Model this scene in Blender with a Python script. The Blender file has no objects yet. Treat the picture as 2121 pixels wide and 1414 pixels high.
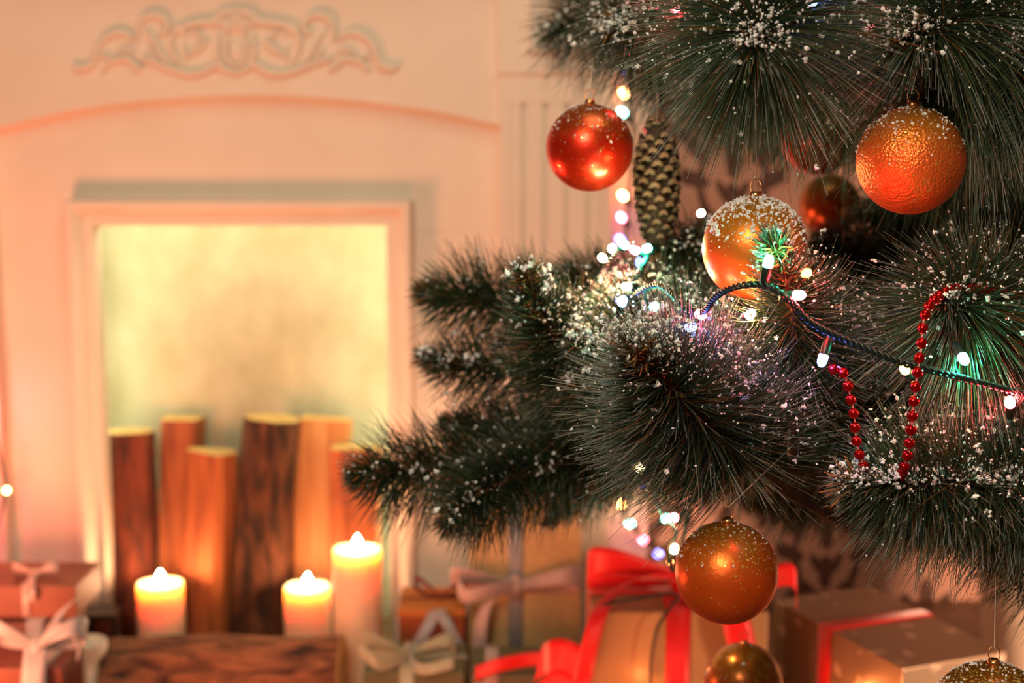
import bpy, bmesh, math, random
import numpy as np
from mathutils import Vector, Matrix, Quaternion
PI = math.pi
C = bpy.context.scene
COL = C.collection
random.seed(7)
rng = np.random.default_rng(11)

# ------------------------------------------------------------------ camera
CAMZ, PITCH, F = 0.90, math.radians(8.0), 2946.0
FW = Vector((0, math.cos(PITCH), -math.sin(PITCH)))
UP = Vector((0, math.sin(PITCH), math.cos(PITCH)))
CAM = Vector((0, 0, CAMZ))
cd = bpy.data.cameras.new('camera'); cam = bpy.data.objects.new('camera', cd); COL.objects.link(cam)
cam.location = CAM; cam.rotation_euler = (PI/2 - PITCH, 0, 0)
cd.sensor_width = 36; cd.lens = F*36/2121; cd.clip_start = 0.05
cd.dof.use_dof = True; cd.dof.focus_distance = 1.05; cd.dof.aperture_fstop = 4.8; cd.dof.aperture_blades = 0
C.camera = cam

def ray(px, py):
    return FW + Vector((1, 0, 0))*((px-1060.5)/F) + UP*((707-py)/F)
def at(px, py, Y):
    d = ray(px, py); return CAM + d*(Y/d.y)
def on_z(px, py, z):
    d = ray(px, py); return CAM + d*((z-CAMZ)/d.z)

# ------------------------------------------------------------------ world, lights, exposure
vs = C.view_settings
vs.view_transform = 'Standard'; vs.look = 'None'; vs.gamma = 1; vs.use_curve_mapping = False; vs.exposure = 0.0
C.display_settings.display_device = 'sRGB'
w = bpy.data.worlds.new('room_air'); C.world = w; w.use_nodes = True
w.node_tree.nodes['Background'].inputs[0].default_value = (0.50, 0.30, 0.19, 1)
w.node_tree.nodes['Background'].inputs[1].default_value = 0.22
cy = C.cycles
cy.max_bounces = 5; cy.diffuse_bounces = 2; cy.glossy_bounces = 2; cy.transmission_bounces = 2; cy.transparent_max_bounces = 4
cy.caustics_reflective = False; cy.caustics_refractive = False
cy.use_adaptive_sampling = True; cy.adaptive_threshold = 0.02
cy.use_denoising = True; cy.sample_clamp_indirect = 3.0
cy.use_light_tree = True

def area(name, loc, target, size, power, col):
    l = bpy.data.lights.new(name, 'AREA'); l.shape = 'SQUARE'; l.size = size; l.energy = power; l.color = col
    o = bpy.data.objects.new(name, l); COL.objects.link(o); o.location = loc
    o.rotation_euler = (Vector(target)-Vector(loc)).to_track_quat('-Z', 'Y').to_euler()
    return o
area('room_lamp', (-0.45, -0.35, 1.75), (0.35, 1.15, 0.8), 0.40, 25, (1.0, 0.82, 0.62))
area('fill_light_overhead', (0.35, 0.9, 2.5), (0.1, 2.4, 0.9), 1.0, 12.5, (1.0, 0.92, 0.62))  # unseen area light added as general warm fill, no known fixture
area('glow_lamp_low', (-0.90, 1.70, 0.22), (-0.45, 2.45, 0.9), 0.25, 7.6, (1.0, 0.31, 0.155))
area('glow_lamp_side', (-0.1, 1.5, 0.1), (0.4, 2.7, 0.5), 0.3, 3.0, (1.0, 0.28, 0.14))
area('fill_light_right', (1.20, 0.90, 0.32), (0.72, 2.3, 0.24), 0.25, 7.0, (1.0, 0.55, 0.33)).data.spread = math.radians(70)  # added off-frame fill, brightens the planter and lower right wallpaper

# ------------------------------------------------------------------ helpers
def tag(o, label=None, cat=None, group=None, kind=None):
    if label: o['label'] = label
    if cat: o['category'] = cat
    if group: o['group'] = group
    if kind: o['kind'] = kind
    return o
def thing(name, label, cat, loc=(0, 0, 0), group=None):
    o = bpy.data.objects.new(name, None); COL.objects.link(o); o.location = loc
    o.empty_display_size = 0.02
    return tag(o, label, cat, group)
def woff(p):
    v = Vector((0, 0, 0))
    while p is not None:
        v = v + p.location; p = p.parent
    return v
def link(name, me, mat, parent=None):
    o = bpy.data.objects.new(name, me); COL.objects.link(o)
    if mat and not me.materials: me.materials.append(mat)
    if parent: o.parent = parent
    return o
def mesh_np(name, V, Fc, mat=None, parent=None, smooth=True, cols=None, kind=None):
    """world-space numpy mesh; faces all of one arity"""
    V = np.asarray(V, dtype=np.float64); Fc = np.asarray(Fc, dtype=np.int64)
    off = woff(parent) if parent else Vector((0, 0, 0))
    V = V - np.array(off)
    me = bpy.data.meshes.new(name)
    k = Fc.shape[1]; nf = len(Fc)
    me.vertices.add(len(V)); me.vertices.foreach_set('co', V.astype(np.float32).ravel())
    me.loops.add(nf*k); me.loops.foreach_set('vertex_index', Fc.astype(np.int32).ravel())
    me.polygons.add(nf)
    me.polygons.foreach_set('loop_start', np.arange(0, nf*k, k, dtype=np.int32))
    me.polygons.foreach_set('loop_total', np.full(nf, k, dtype=np.int32))
    me.polygons.foreach_set('use_smooth', np.full(nf, smooth, dtype=bool))
    if cols is not None:
        a = me.color_attributes.new('tone', 'FLOAT_COLOR', 'POINT')
        c4 = np.ones((len(V), 4), dtype=np.float32); c4[:, :3] = cols
        a.data.foreach_set('color', c4.ravel())
    me.update(calc_edges=True)
    o = link(name, me, mat, parent)
    if kind: o['kind'] = kind
    return o
def bm_obj(name, bm, mat, parent=None, smooth=False):
    off = woff(parent) if parent else Vector((0, 0, 0))
    bmesh.ops.translate(bm, verts=bm.verts, vec=-off)
    bmesh.ops.recalc_face_normals(bm, faces=bm.faces)
    me = bpy.data.meshes.new(name); bm.to_mesh(me); bm.free()
    if smooth: me.polygons.foreach_set('use_smooth', [True]*len(me.polygons))
    return link(name, me, mat, parent)
def bx(bm, lo, hi, bev=0.0, rot=0.0, seg=2):
    lo, hi = Vector(lo), Vector(hi)
    r = bmesh.ops.create_cube(bm, size=1.0); vs_ = r['verts']
    s = hi-lo; c = (hi+lo)/2
    bmesh.ops.scale(bm, verts=vs_, vec=s)
    if bev > 0:
        es = list({e for v in vs_ for e in v.link_edges})
        rr = bmesh.ops.bevel(bm, geom=es, offset=bev, segments=seg, profile=0.7, affect='EDGES')
        vs_ = list({v for f in rr['faces'] for v in f.verts} | {v for v in vs_ if v.is_valid})
    if rot: bmesh.ops.rotate(bm, verts=vs_, cent=(0, 0, 0), matrix=Matrix.Rotation(rot, 3, 'Z'))
    bmesh.ops.translate(bm, verts=vs_, vec=c)
def box_obj(name, lo, hi, mat, parent=None, bev=0.0, rot=0.0):
    bm = bmesh.new(); bx(bm, lo, hi, bev, rot); return bm_obj(name, bm, mat, parent)
def catmull(P, n):
    P = np.array([list(p) for p in P], dtype=float)
    if len(P) == 2:
        t = np.linspace(0, 1, n)[:, None]; return P[0]*(1-t)+P[1]*t
    Q = np.vstack([2*P[0]-P[1], P, 2*P[-1]-P[-2]])
    m = len(P)-1; out = []
    for t in np.linspace(0, m, n):
        i = min(int(t), m-1); u = t-i
        a, b, c, d = Q[i], Q[i+1], Q[i+2], Q[i+3]
        out.append(0.5*((2*b)+(c-a)*u+(2*a-5*b+4*c-d)*u*u+(3*b-a-3*c+d)*u**3))
    return np.array(out)
def frames(P):
    T = np.gradient(P, axis=0); T /= np.linalg.norm(T, axis=1)[:, None]+1e-12
    ref = np.array([0, 0, 1.0]) if abs(T[0][2]) < 0.9 else np.array([1.0, 0, 0])
    A = np.zeros_like(P); a = np.cross(T[0], ref); a /= np.linalg.norm(a)
    for i in range(len(P)):
        a = a-T[i]*np.dot(a, T[i]); a /= np.linalg.norm(a)+1e-12; A[i] = a
    B = np.cross(T, A)
    return T, A, B
def tube_arr(P, R, k=8, sy=1.0):
    P = np.asarray(P, float); n = len(P)
    R = np.full(n, R) if np.isscalar(R) else np.asarray(R, float)
    T, A, B = frames(P)
    th = np.linspace(0, 2*PI, k, endpoint=False)
    V = (P[:, None, :] + R[:, None, None]*(np.cos(th)[None, :, None]*A[:, None, :] + np.sin(th)[None, :, None]*B[:, None, :])).reshape(-1, 3)
    i = np.arange(n-1)[:, None]*k; j = np.arange(k)[None, :]; jn = (j+1) % k
    Fq = np.stack([i+j, i+jn, i+k+jn, i+k+j], axis=-1).reshape(-1, 4)
    c0 = len(V); V = np.vstack([V, P[0], P[-1]])
    j = np.arange(k)
    capA = np.stack([np.full(k, c0), (j+1) % k, j, np.full(k, c0)], 1)[:, :3]
    capB = np.stack([np.full(k, c0+1), (n-1)*k+j, (n-1)*k+(j+1) % k], 1)
    Ft = np.vstack([Fq[:, [0, 1, 2]], Fq[:, [0, 2, 3]], capA, capB])
    return V, Ft
def merge(parts):
    Vs, Fs, o = [], [], 0
    for V, Fc in parts:
        Vs.append(V); Fs.append(np.asarray(Fc)+o); o += len(V)
    return np.vstack(Vs), np.vstack(Fs)
def lathe_arr(prof, c=(0, 0, 0), k=40):
    prof = np.array(prof, float); n = len(prof); th = np.linspace(0, 2*PI, k, endpoint=False)
    V = np.stack([prof[:, None, 0]*np.cos(th), prof[:, None, 0]*np.sin(th), np.repeat(prof[:, 1:2], k, 1)], -1).reshape(-1, 3)+np.array(c)
    i = np.arange(n-1)[:, None]*k; j = np.arange(k)[None, :]; jn = (j+1) % k
    Fq = np.stack([i+j, i+jn, i+k+jn, i+k+j], axis=-1).reshape(-1, 4)
    return V, np.vstack([Fq[:, [0, 1, 2]], Fq[:, [0, 2, 3]]])
OCT = np.array([[1, 0, 0], [-1, 0, 0], [0, 1, 0], [0, -1, 0], [0, 0, 1], [0, 0, -1]], float)
OCF = np.array([[0, 2, 4], [2, 1, 4], [1, 3, 4], [3, 0, 4], [2, 0, 5], [1, 2, 5], [3, 1, 5], [0, 3, 5]])
def blobs_arr(P, R):
    """little irregular snow grains: jittered octahedra"""
    P = np.asarray(P, float); n = len(P)
    S = R[:, None, None]*(0.65+0.7*rng.random((n, 6, 1)))
    q = rng.normal(size=(n, 3, 3)); Q, _ = np.linalg.qr(q)
    sc = 0.6+0.8*rng.random((n, 1, 3))
    V = P[:, None, :] + np.einsum('nij,nkj->nki', Q, OCT[None]*S*sc)
    return V.reshape(-1, 3), (OCF[None]+6*np.arange(n)[:, None, None]).reshape(-1, 3)

# ------------------------------------------------------------------ materials
def pm(name, col, rough=0.5, metal=0.0, **kw):
    m = bpy.data.materials.new(name); m.use_nodes = True
    b = m.node_tree.nodes['Principled BSDF']
    b.inputs['Base Color'].default_value = (*col, 1); b.inputs['Roughness'].default_value = rough; b.inputs['Metallic'].default_value = metal
    for k, v in kw.items():
        b.inputs[k.replace('_', ' ')].default_value = v
    return m
def nt(m): return m.node_tree, m.node_tree.nodes['Principled BSDF']
def noisy(m, scale, c1, c2, detail=4, stretch=(1, 1, 1), lo=0.35, hi=0.65, bump=0.0, coord='Object', bdist=0.002, dist=0.0):
    t, b = nt(m)
    tc = t.nodes.new('ShaderNodeTexCoord'); mp = t.nodes.new('ShaderNodeMapping'); mp.inputs['Scale'].default_value = stretch
    no = t.nodes.new('ShaderNodeTexNoise'); no.inputs['Scale'].default_value = scale; no.inputs['Detail'].default_value = detail
    no.inputs['Distortion'].default_value = dist
    r = t.nodes.new('ShaderNodeValToRGB'); r.color_ramp.elements[0].position = lo; r.color_ramp.elements[1].position = hi
    r.color_ramp.elements[0].color = (*c1, 1); r.color_ramp.elements[1].color = (*c2, 1)
    t.links.new(tc.outputs[coord], mp.inputs[0]); t.links.new(mp.outputs[0], no.inputs['Vector'])
    t.links.new(no.outputs['Fac'], r.inputs[0]); t.links.new(r.outputs[0], b.inputs['Base Color'])
    if bump:
        bp = t.nodes.new('ShaderNodeBump'); bp.inputs['Strength'].default_value = bump; bp.inputs['Distance'].default_value = bdist
        t.links.new(no.outputs['Fac'], bp.inputs['Height']); t.links.new(bp.outputs[0], b.inputs['Normal'])
    return m
def emit(name, col, s):
    m = bpy.data.materials.new(name); m.use_nodes = True; t = m.node_tree; t.nodes.clear()
    e = t.nodes.new('ShaderNodeEmission'); e.inputs[0].default_value = (*col, 1); e.inputs[1].default_value = s
    o = t.nodes.new('ShaderNodeOutputMaterial'); t.links.new(e.outputs[0], o.inputs[0]); return m

class E:   # tiny expression wrapper over math nodes
    t = None
    def __init__(s, v): s.v = v
    @staticmethod
    def op(kind, *a):
        n = E.t.nodes.new('ShaderNodeMath'); n.operation = kind
        for i, x in enumerate(a):
            x = x.v if isinstance(x, E) else x
            if isinstance(x, (int, float)): n.inputs[i].default_value = x
            else: E.t.links.new(x, n.inputs[i])
        return E(n.outputs[0])
    def __add__(s, o): return E.op('ADD', s, o)
    def __sub__(s, o): return E.op('SUBTRACT', s, o)
    def __mul__(s, o): return E.op('MULTIPLY', s, o)
    def __truediv__(s, o): return E.op('DIVIDE', s, o)

M_paint = noisy(pm('cream_paint', (0.80, 0.70, 0.58), 0.55), 6, (0.80, 0.69, 0.57), (0.84, 0.74, 0.62), 2)
M_carve = pm('carved_paint', (0.82, 0.72, 0.60), 0.6)
M_plaster = noisy(pm('rough_plaster', (0.7, 0.62, 0.42), 0.9), 14, (0.42, 0.37, 0.24), (0.60, 0.55, 0.40), 8, (1, 1, 0.7), 0.3, 0.7, 0.5, bdist=0.004)
M_floor = noisy(pm('floor_wood', (0.2, 0.1, 0.05), 0.45), 9, (0.10, 0.05, 0.03), (0.22, 0.12, 0.06), 6, (1, 8, 1), bump=0.1)
M_bark = noisy(pm('bark', (0.1, 0.04, 0.02), 0.9), 62, (0.010, 0.004, 0.002), (0.19, 0.060, 0.022), 8, (1, 1, 0.25), 0.36, 0.74, 1.0, bdist=0.012, dist=0.5)
M_bark2 = noisy(pm('reddish_bark', (0.2, 0.05, 0.02), 0.85), 34, (0.04, 0.006, 0.003), (0.28, 0.055, 0.02), 8, (1, 1, 0.22), 0.36, 0.72, 1.0, bdist=0.01, dist=0.5)
M_split = noisy(pm('split_wood', (0.6, 0.28, 0.12), 0.75), 34, (0.24, 0.055, 0.018), (0.62, 0.17, 0.045), 5, (1, 1, 0.10), 0.35, 0.65, 0.3, bdist=0.002)
M_pale = noisy(pm('pale_split_wood', (0.7, 0.45, 0.2), 0.75), 34, (0.50, 0.17, 0.05), (0.80, 0.38, 0.15), 5, (1, 1, 0.08), 0.35, 0.65, 0.3, bdist=0.002)
M_cut = noisy(pm('cut_wood', (0.75, 0.52, 0.26), 0.8), 40, (0.66, 0.40, 0.13), (0.85, 0.58, 0.22), 3)
M_frontlog = noisy(pm('log_side', (0.3, 0.1, 0.05), 0.9), 48, (0.03, 0.010, 0.006), (0.38, 0.14, 0.06), 9, (0.30, 1, 1), 0.34, 0.66, 1.0, bdist=0.014, dist=0.8)
M_wax = pm('wax', (0.92, 0.66, 0.44), 0.45, Subsurface_Weight=1.0, Subsurface_Scale=0.06)
M_wax.node_tree.nodes['Principled BSDF'].inputs['Subsurface Radius'].default_value = (1.0, 0.48, 0.26)
M_flame = emit('flame', (1.0, 0.50, 0.24), 330)
M_wick = pm('wick', (0.02, 0.015, 0.01), 0.9)
M_led = emit('warm_strip', (0.92, 1.0, 0.62), 22)
M_snow = pm('snow', (0.86, 0.86, 0.84), 0.7)
M_wire = pm('green_cable', (0.01, 0.022, 0.016), 0.35)
M_socket = pm('socket', (0.008, 0.02, 0.016), 0.4)
M_thread = pm('clear_thread', (0.75, 0.62, 0.45), 0.3)
M_goldwire = pm('copper_wire', (0.75, 0.34, 0.13), 0.3, 1.0)
M_bead = pm('red_bead', (0.72, 0.012, 0.012), 0.12, 0.9)
M_beadcord = pm('bead_cord', (0.7, 0.2, 0.18), 0.5)
M_satin_red = pm('red_satin', (0.75, 0.004, 0.006), 0.42, Sheen_Weight=0.3)
M_satin_red2 = noisy(pm('striped_red', (0.7, 0.01, 0.02), 0.45), 60, (0.72, 0.01, 0.015), (0.85, 0.25, 0.2), 1, (1, 0.1, 0.1), 0.6, 0.7)
M_satin_pink = pm('pink_satin', (0.50, 0.33, 0.29), 0.4, Sheen_Weight=0.4)
M_satin_white = pm('white_satin', (0.30, 0.27, 0.27), 0.4, Sheen_Weight=0.4)
M_satin_cream = pm('cream_satin', (0.34, 0.32, 0.20), 0.4, Sheen_Weight=0.4)
M_rib_brown = pm('brown_ribbon', (0.16, 0.03, 0.015), 0.5)
M_kraft = noisy(pm('kraft_paper', (0.55, 0.34, 0.13), 0.6), 90, (0.50, 0.32, 0.13), (0.60, 0.40, 0.18), 3)
M_kraft_dark = noisy(pm('bronze_paper', (0.4, 0.22, 0.1), 0.4), 8, (0.34, 0.19, 0.08), (0.42, 0.26, 0.12), 2)
M_brown_paper = pm('chestnut_paper', (0.30, 0.06, 0.012), 0.6)
M_brown_lid = pm('orange_lid_paper', (0.50, 0.15, 0.02), 0.6)
M_darkbox = pm('dark_brown_paper', (0.11, 0.035, 0.022), 0.6)
M_redbrown = noisy(pm('red_brown_paper', (0.28, 0.06, 0.03), 0.55), 7, (0.14, 0.026, 0.013), (0.22, 0.055, 0.022), 2)
M_green_paper = pm('dark_green_paper', (0.10, 0.10, 0.045), 0.6)
M_black = pm('black_plastic', (0.015, 0.01, 0.01), 0.4)
M_potwhite = pm('white_glaze', (0.80, 0.68, 0.54), 0.5)
M_trunk = noisy(pm('trunk_brown', (0.1, 0.04, 0.02), 0.8), 30, (0.06, 0.025, 0.012), (0.16, 0.07, 0.03), 3)
M_conecore = pm('cone_core', (0.06, 0.03, 0.015), 0.8)

# needle material from the vertex colours of each needle
M_needle = pm('needle', (0.02, 0.06, 0.03), 0.45, Specular_IOR_Level=0.22)
_t, _b = nt(M_needle); _a = _t.nodes.new('ShaderNodeVertexColor'); _a.layer_name = 'tone'
_t.links.new(_a.outputs[0], _b.inputs['Base Color'])
M_conescale = pm('cone_scale', (0.2, 0.1, 0.05), 0.6)
_t, _b = nt(M_conescale); _a = _t.nodes.new('ShaderNodeVertexColor'); _a.layer_name = 'tone'
_t.links.new(_a.outputs[0], _b.inputs['Base Color'])

# star paper: silver with paler stars (voronoi cells cut to five points)
M_star = pm('star_paper', (0.4, 0.35, 0.3), 0.35, 0.45)
def star_paper():
    t, b = nt(M_star); E.t = t
    tc = t.nodes.new('ShaderNodeTexCoord')
    vo = t.nodes.new('ShaderNodeTexVoronoi'); vo.inputs['Scale'].default_value = 26; vo.inputs['Randomness'].default_value = 0.6
    t.links.new(tc.outputs['Object'], vo.inputs['Vector'])
    sub = t.nodes.new('ShaderNodeVectorMath'); sub.operation = 'SUBTRACT'
    t.links.new(tc.outputs['Object'], sub.inputs[0]); t.links.new(vo.outputs['Position'], sub.inputs[1])
    # Position is in scaled space in 4.x; rescale
    sc = t.nodes.new('ShaderNodeVectorMath'); sc.operation = 'SCALE'; sc.inputs['Scale'].default_value = 1.0
    t.links.new(sub.outputs[0], sc.inputs[0])
    sp = t.nodes.new('ShaderNodeSeparateXYZ'); t.links.new(sc.outputs[0], sp.inputs[0])
    x = E(sp.outputs[0]) + E(sp.outputs[1]); z = E(sp.outputs[2]) + E(sp.outputs[1])*0.6
    ang = E.op('ARCTAN2', x, z)
    r = E(vo.outputs['Distance'])
    st = E.op('ABSOLUTE', E.op('SINE', ang*2.5))
    lim = E(0.0) if False else (st*-0.16 + 0.30)
    mask = E.op('LESS_THAN', r, lim)
    mx = t.nodes.new('ShaderNodeMix'); mx.data_type = 'RGBA'
    t.links.new(mask.v, mx.inputs['Factor']); mx.inputs[6].default_value = (0.34, 0.25, 0.17, 1); mx.inputs[7].default_value = (0.70, 0.55, 0.42, 1)
    t.links.new(mx.outputs[2], b.inputs['Base Color'])
star_paper()

# damask wallpaper
M_wall = pm('damask_wallpaper', (0.7, 0.3, 0.2), 0.75)
def damask():
    t, b = nt(M_wall); E.t = t
    tc = t.nodes.new('ShaderNodeTexCoord'); sp = t.nodes.new('ShaderNodeSeparateXYZ')
    no = t.nodes.new('ShaderNodeTexNoise'); no.inputs['Scale'].default_value = 55; no.inputs['Detail'].default_value = 2
    t.links.new(tc.outputs['Object'], sp.inputs[0]); t.links.new(tc.outputs['Object'], no.inputs['Vector'])
    P, Q = 0.20, 0.487
    x = (E(sp.outputs[0]) + 3.68)/P; z = E(sp.outputs[2]) + 4.2835
    col = E.op('FLOOR', x); odd = E.op('MODULO', col, 2.0)
    u = E.op('ABSOLUTE', (x-col-0.5))*P
    v = E.op('MODULO', z + odd*(Q/2), Q) - Q/2
    wob = (E(no.outputs['Fac'])-0.5)*0.9
    d = None
    def el(cx, cy_, rx, ry, a=0.0, ring=0.0):
        nonlocal d
        cx, cy_, rx, ry = cx*1.12, cy_*1.2, rx*1.25, ry*1.2
        ca, sa = math.cos(a), math.sin(a)
        du = u-cx; dv = v-cy_
        p = (du*ca + dv*sa)/rx; q = (dv*ca - du*sa)/ry
        e = p*p + q*q
        if ring: e = E.op('ABSOLUTE', e-1.0)/ring
        d = e if d is None else E.op('MINIMUM', d, e)
    el(0, 0.035, 0.012, 0.034); el(0, -0.035, 0.011, 0.030); el(0.016, -0.022, 0.007, 0.022, -0.5); el(0, -0.005, 0.050, 0.074, 0, 0.22); el(0.036, -0.070, 0.013, 0.013, 0, 0.45); el(0.028, 0.078, 0.012, 0.012, 0, 0.45)
    el(0.066, 0.05, 0.012, 0.036, -0.7); el(0.070, 0.0, 0.012, 0.030, -1.2); el(0.055, -0.075, 0.012, 0.032, 0.8)
    el(0.026, 0.105, 0.011, 0.032, -0.5); el(0, 0.125, 0.012, 0.034); el(0.030, -0.105, 0.011, 0.030, 0.5)
    el(0.088, 0.085, 0.018, 0.018, 0, 0.45); el(0.080, -0.13, 0.010, 0.036, -0.5); el(0, -0.155, 0.014, 0.03)
    mask = E.op('LESS_THAN', d + wob, 1.0)
    mx = t.nodes.new('ShaderNodeMix'); mx.data_type = 'RGBA'
    t.links.new(mask.v, mx.inputs['Factor']); mx.inputs[6].default_value = (0.62, 0.34, 0.25, 1); mx.inputs[7].default_value = (0.13, 0.06, 0.045, 1)
    t.links.new(mx.outputs[2], b.inputs['Base Color'])
damask()

def bauble_mat(name, base, rough, top, pebble=False, glit=0.3, metal=0.62, coat=0.0):
    m = pm(name, base, rough, metal, Coat_Weight=coat, Coat_Roughness=0.25)
    t, b = nt(m); E.t = t
    tc = t.nodes.new('ShaderNodeTexCoord'); sp = t.nodes.new('ShaderNodeSeparateXYZ'); t.links.new(tc.outputs['Object'], sp.inputs[0])
    vo = t.nodes.new('ShaderNodeTexVoronoi'); vo.inputs['Scale'].default_value = 900; t.links.new(tc.outputs['Object'], vo.inputs['Vector'])
    no = t.nodes.new('ShaderNodeTexNoise'); no.inputs['Scale'].default_value = 45; no.inputs['Detail'].default_value = 5; t.links.new(tc.outputs['Object'], no.inputs['Vector'])
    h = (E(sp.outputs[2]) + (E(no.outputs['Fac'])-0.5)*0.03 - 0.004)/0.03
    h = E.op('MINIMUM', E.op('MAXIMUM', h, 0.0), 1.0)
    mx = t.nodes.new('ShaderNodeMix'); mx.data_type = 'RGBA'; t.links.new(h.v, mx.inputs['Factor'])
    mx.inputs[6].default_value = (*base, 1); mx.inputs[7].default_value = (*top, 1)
    # glitter flakes: single voronoi cells catch the light, with tilted normals
    sc = t.nodes.new('ShaderNodeSeparateXYZ'); t.links.new(vo.outputs['Color'], sc.inputs[0])
    g = E.op('GREATER_THAN', E(sc.outputs[0]) + h*glit*0.10, 1.0-0.01)
    mx2 = t.nodes.new('ShaderNodeMix'); mx2.data_type = 'RGBA'; t.links.new(g.v, mx2.inputs['Factor'])
    t.links.new(mx.outputs[2], mx2.inputs[6]); mx2.inputs[7].default_value = (1.0, 0.66, 0.14, 1)
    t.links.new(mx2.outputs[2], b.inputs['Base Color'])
    rr = E(rough) if False else (g*(-0.15) + rough)
    t.links.new(rr.v, b.inputs['Roughness'])
    bp = t.nodes.new('ShaderNodeBump'); bp.inputs['Distance'].default_value = 0.0009 if pebble else 0.0006
    if pebble:
        v2 = t.nodes.new('ShaderNodeTexVoronoi'); v2.inputs['Scale'].default_value = 470; t.links.new(tc.outputs['Object'], v2.inputs['Vector'])
        bp.invert = True; bp.inputs['Strength'].default_value = 0.75; t.links.new(v2.outputs['Distance'], bp.inputs['Height'])
    else:
        n2 = t.nodes.new('ShaderNodeTexNoise'); n2.inputs['Scale'].default_value = 260; n2.inputs['Detail'].default_value = 3
        t.links.new(tc.outputs['Object'], n2.inputs['Vector'])
        hh = E(n2.outputs['Fac']) + E(sc.outputs[1])*h*1.4
        bp.inputs['Strength'].default_value = 0.45; t.links.new(hh.v, bp.inputs['Height'])
    t.links.new(bp.outputs[0], b.inputs['Normal'])
    return m

# ------------------------------------------------------------------ room
def struct(name, lo, hi, mat):
    return tag(box_obj(name, lo, hi, mat), kind='structure')
WY = 2.72
struct('floor', (-3, -1.5, -0.05), (3, WY+0.1, 0), M_floor)
struct('wall_back', (-3, WY, 0), (3, WY+0.1, 2.8), M_wall)

# ------------------------------------------------------------------ fireplace mantel
FY = 2.45
def X(px, Y=FY, py=700): return at(px, py, Y).x
def Z(py, Y=FY): return at(1060, py, Y).z
fp = thing('fireplace_mantel', 'cream painted decorative fireplace mantel with arched fascia and glowing panelled firebox', 'fireplace', (X(500), FY, 0))
XL, XR, ZT = X(207), X(805), Z(465)        # opening
XO = X(1037)                               # inner edge of the pilaster
XPL = X(3)                                 # mirrored pilaster at left
ZTOP = 1.25
bm = bmesh.new()                           # field around the opening (recessed under the arch)
FR = FY+0.012
for lo, hi in (((XPL-0.01, FR, 0), (XL-0.004, FY+0.03, ZTOP)), ((XR+0.004, FR, 0), (XO+0.01, FY+0.03, ZTOP)), ((XL-0.004, FR, ZT+0.004), (XR+0.004, FY+0.03, ZTOP))):
    bx(bm, lo, hi)
bm_obj('front_panel', bm, M_paint, fp)
# joint line in the right field
box_obj('joint_strip', (X(866), FR-0.0012, Z(479)), (X(1030), FR+0.002, Z(475)), M_paint, fp, 0.0008)
# arched fascia
def arch_fascia():
    pts = catmull([at(-20, 283, FY), at(150, 243, FY), at(330, 219, FY), at(520, 211, FY), at(700, 218, FY), at(880, 240, FY), at(1037, 272, FY)], 40)
    bm = bmesh.new(); fr, bk = [], []
    for p in pts:
        fr.append((bm.verts.new((p[0], FY-0.016, p[2]+0.011)), bm.verts.new((p[0], FY-0.016, ZTOP))))
        bk.append((bm.verts.new((p[0], FR+0.004, p[2]-0.004)), bm.verts.new((p[0], FR+0.004, ZTOP))))
    for i in range(len(pts)-1):
        a, b = fr[i], fr[i+1]; c, d = bk[i], bk[i+1]
        bm.faces.new((a[0], b[0], b[1], a[1])); bm.faces.new((c[0], c[1], d[1], d[0]))
        bm.faces.new((a[0], c[0], d[0], b[0])); bm.faces.new((a[1], b[1], d[1], c[1]))
    for q in (0, -1): bm.faces.new((fr[q][0], fr[q][1], bk[q][1], bk[q][0]))
    return bm_obj('arched_fascia', bm, M_paint, fp)
arch_fascia()
# stepped moulding round the opening, mitred
def frame_ring(x0, x1, zt, prof, name):
    """prof: list of (outward offset, Y); runs up left side, along the top, down right side"""
    bm = bmesh.new(); rings = []
    for kx, kz, px_, pz_ in ((x0, 0, -1, 0), (x0, zt, -1, 1), (x1, zt, 1, 1), (x1, 0, 1, 0)):
        rings.append([bm.verts.new((kx+px_*o, y, kz+(o if pz_ else 0))) for o, y in prof])
    for a, b in zip(rings, rings[1:]):
        for i in range(len(prof)-1): bm.faces.new((a[i], a[i+1], b[i+1], b[i]))
    return bm_obj(name, bm, M_paint, fp)
frame_ring(XL, XR, ZT, [(-0.001, FY+0.03), (-0.001, FY-0.012), (0.002, FY-0.016), (0.016, FY-0.014), (0.020, FY-0.022), (0.030, FY-0.034), (0.040, FY-0.034), (0.0425, FY-0.030), (0.0425, FY+0.02)], 'opening_frame')
# firebox: plaster back, sides, top
PB = FY+0.17
box_obj('plaster_back', (XL-0.06, PB, 0), (XR+0.06, PB+0.02, ZT+0.06), M_plaster, fp)
bm = bmesh.new()
bx(bm, (XL-0.06, FY+0.03, 0), (XL-0.045, PB, ZT+0.06)); bx(bm, (XR+0.045, FY+0.03, 0), (XR+0.06, PB, ZT+0.06)); bx(bm, (XL-0.06, FY+0.03, ZT+0.045), (XR+0.06, PB, ZT+0.06))
bm_obj('firebox_lining', bm, M_paint, fp)
# light strips behind the frame lip
for lo, hi in (((XL-0.040, FY+0.062, 0.06), (XL-0.034, FY+0.072, ZT+0.02)), ((XR+0.022, FY+0.062, 0.06), (XR+0.028, FY+0.072, ZT+0.02)), ((XL-0.02, FY+0.062, ZT+0.020), (XR+0.01, FY+0.072, ZT+0.026))):
    box_obj('light_strip', lo, hi, M_led, fp, 0.001)
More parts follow.
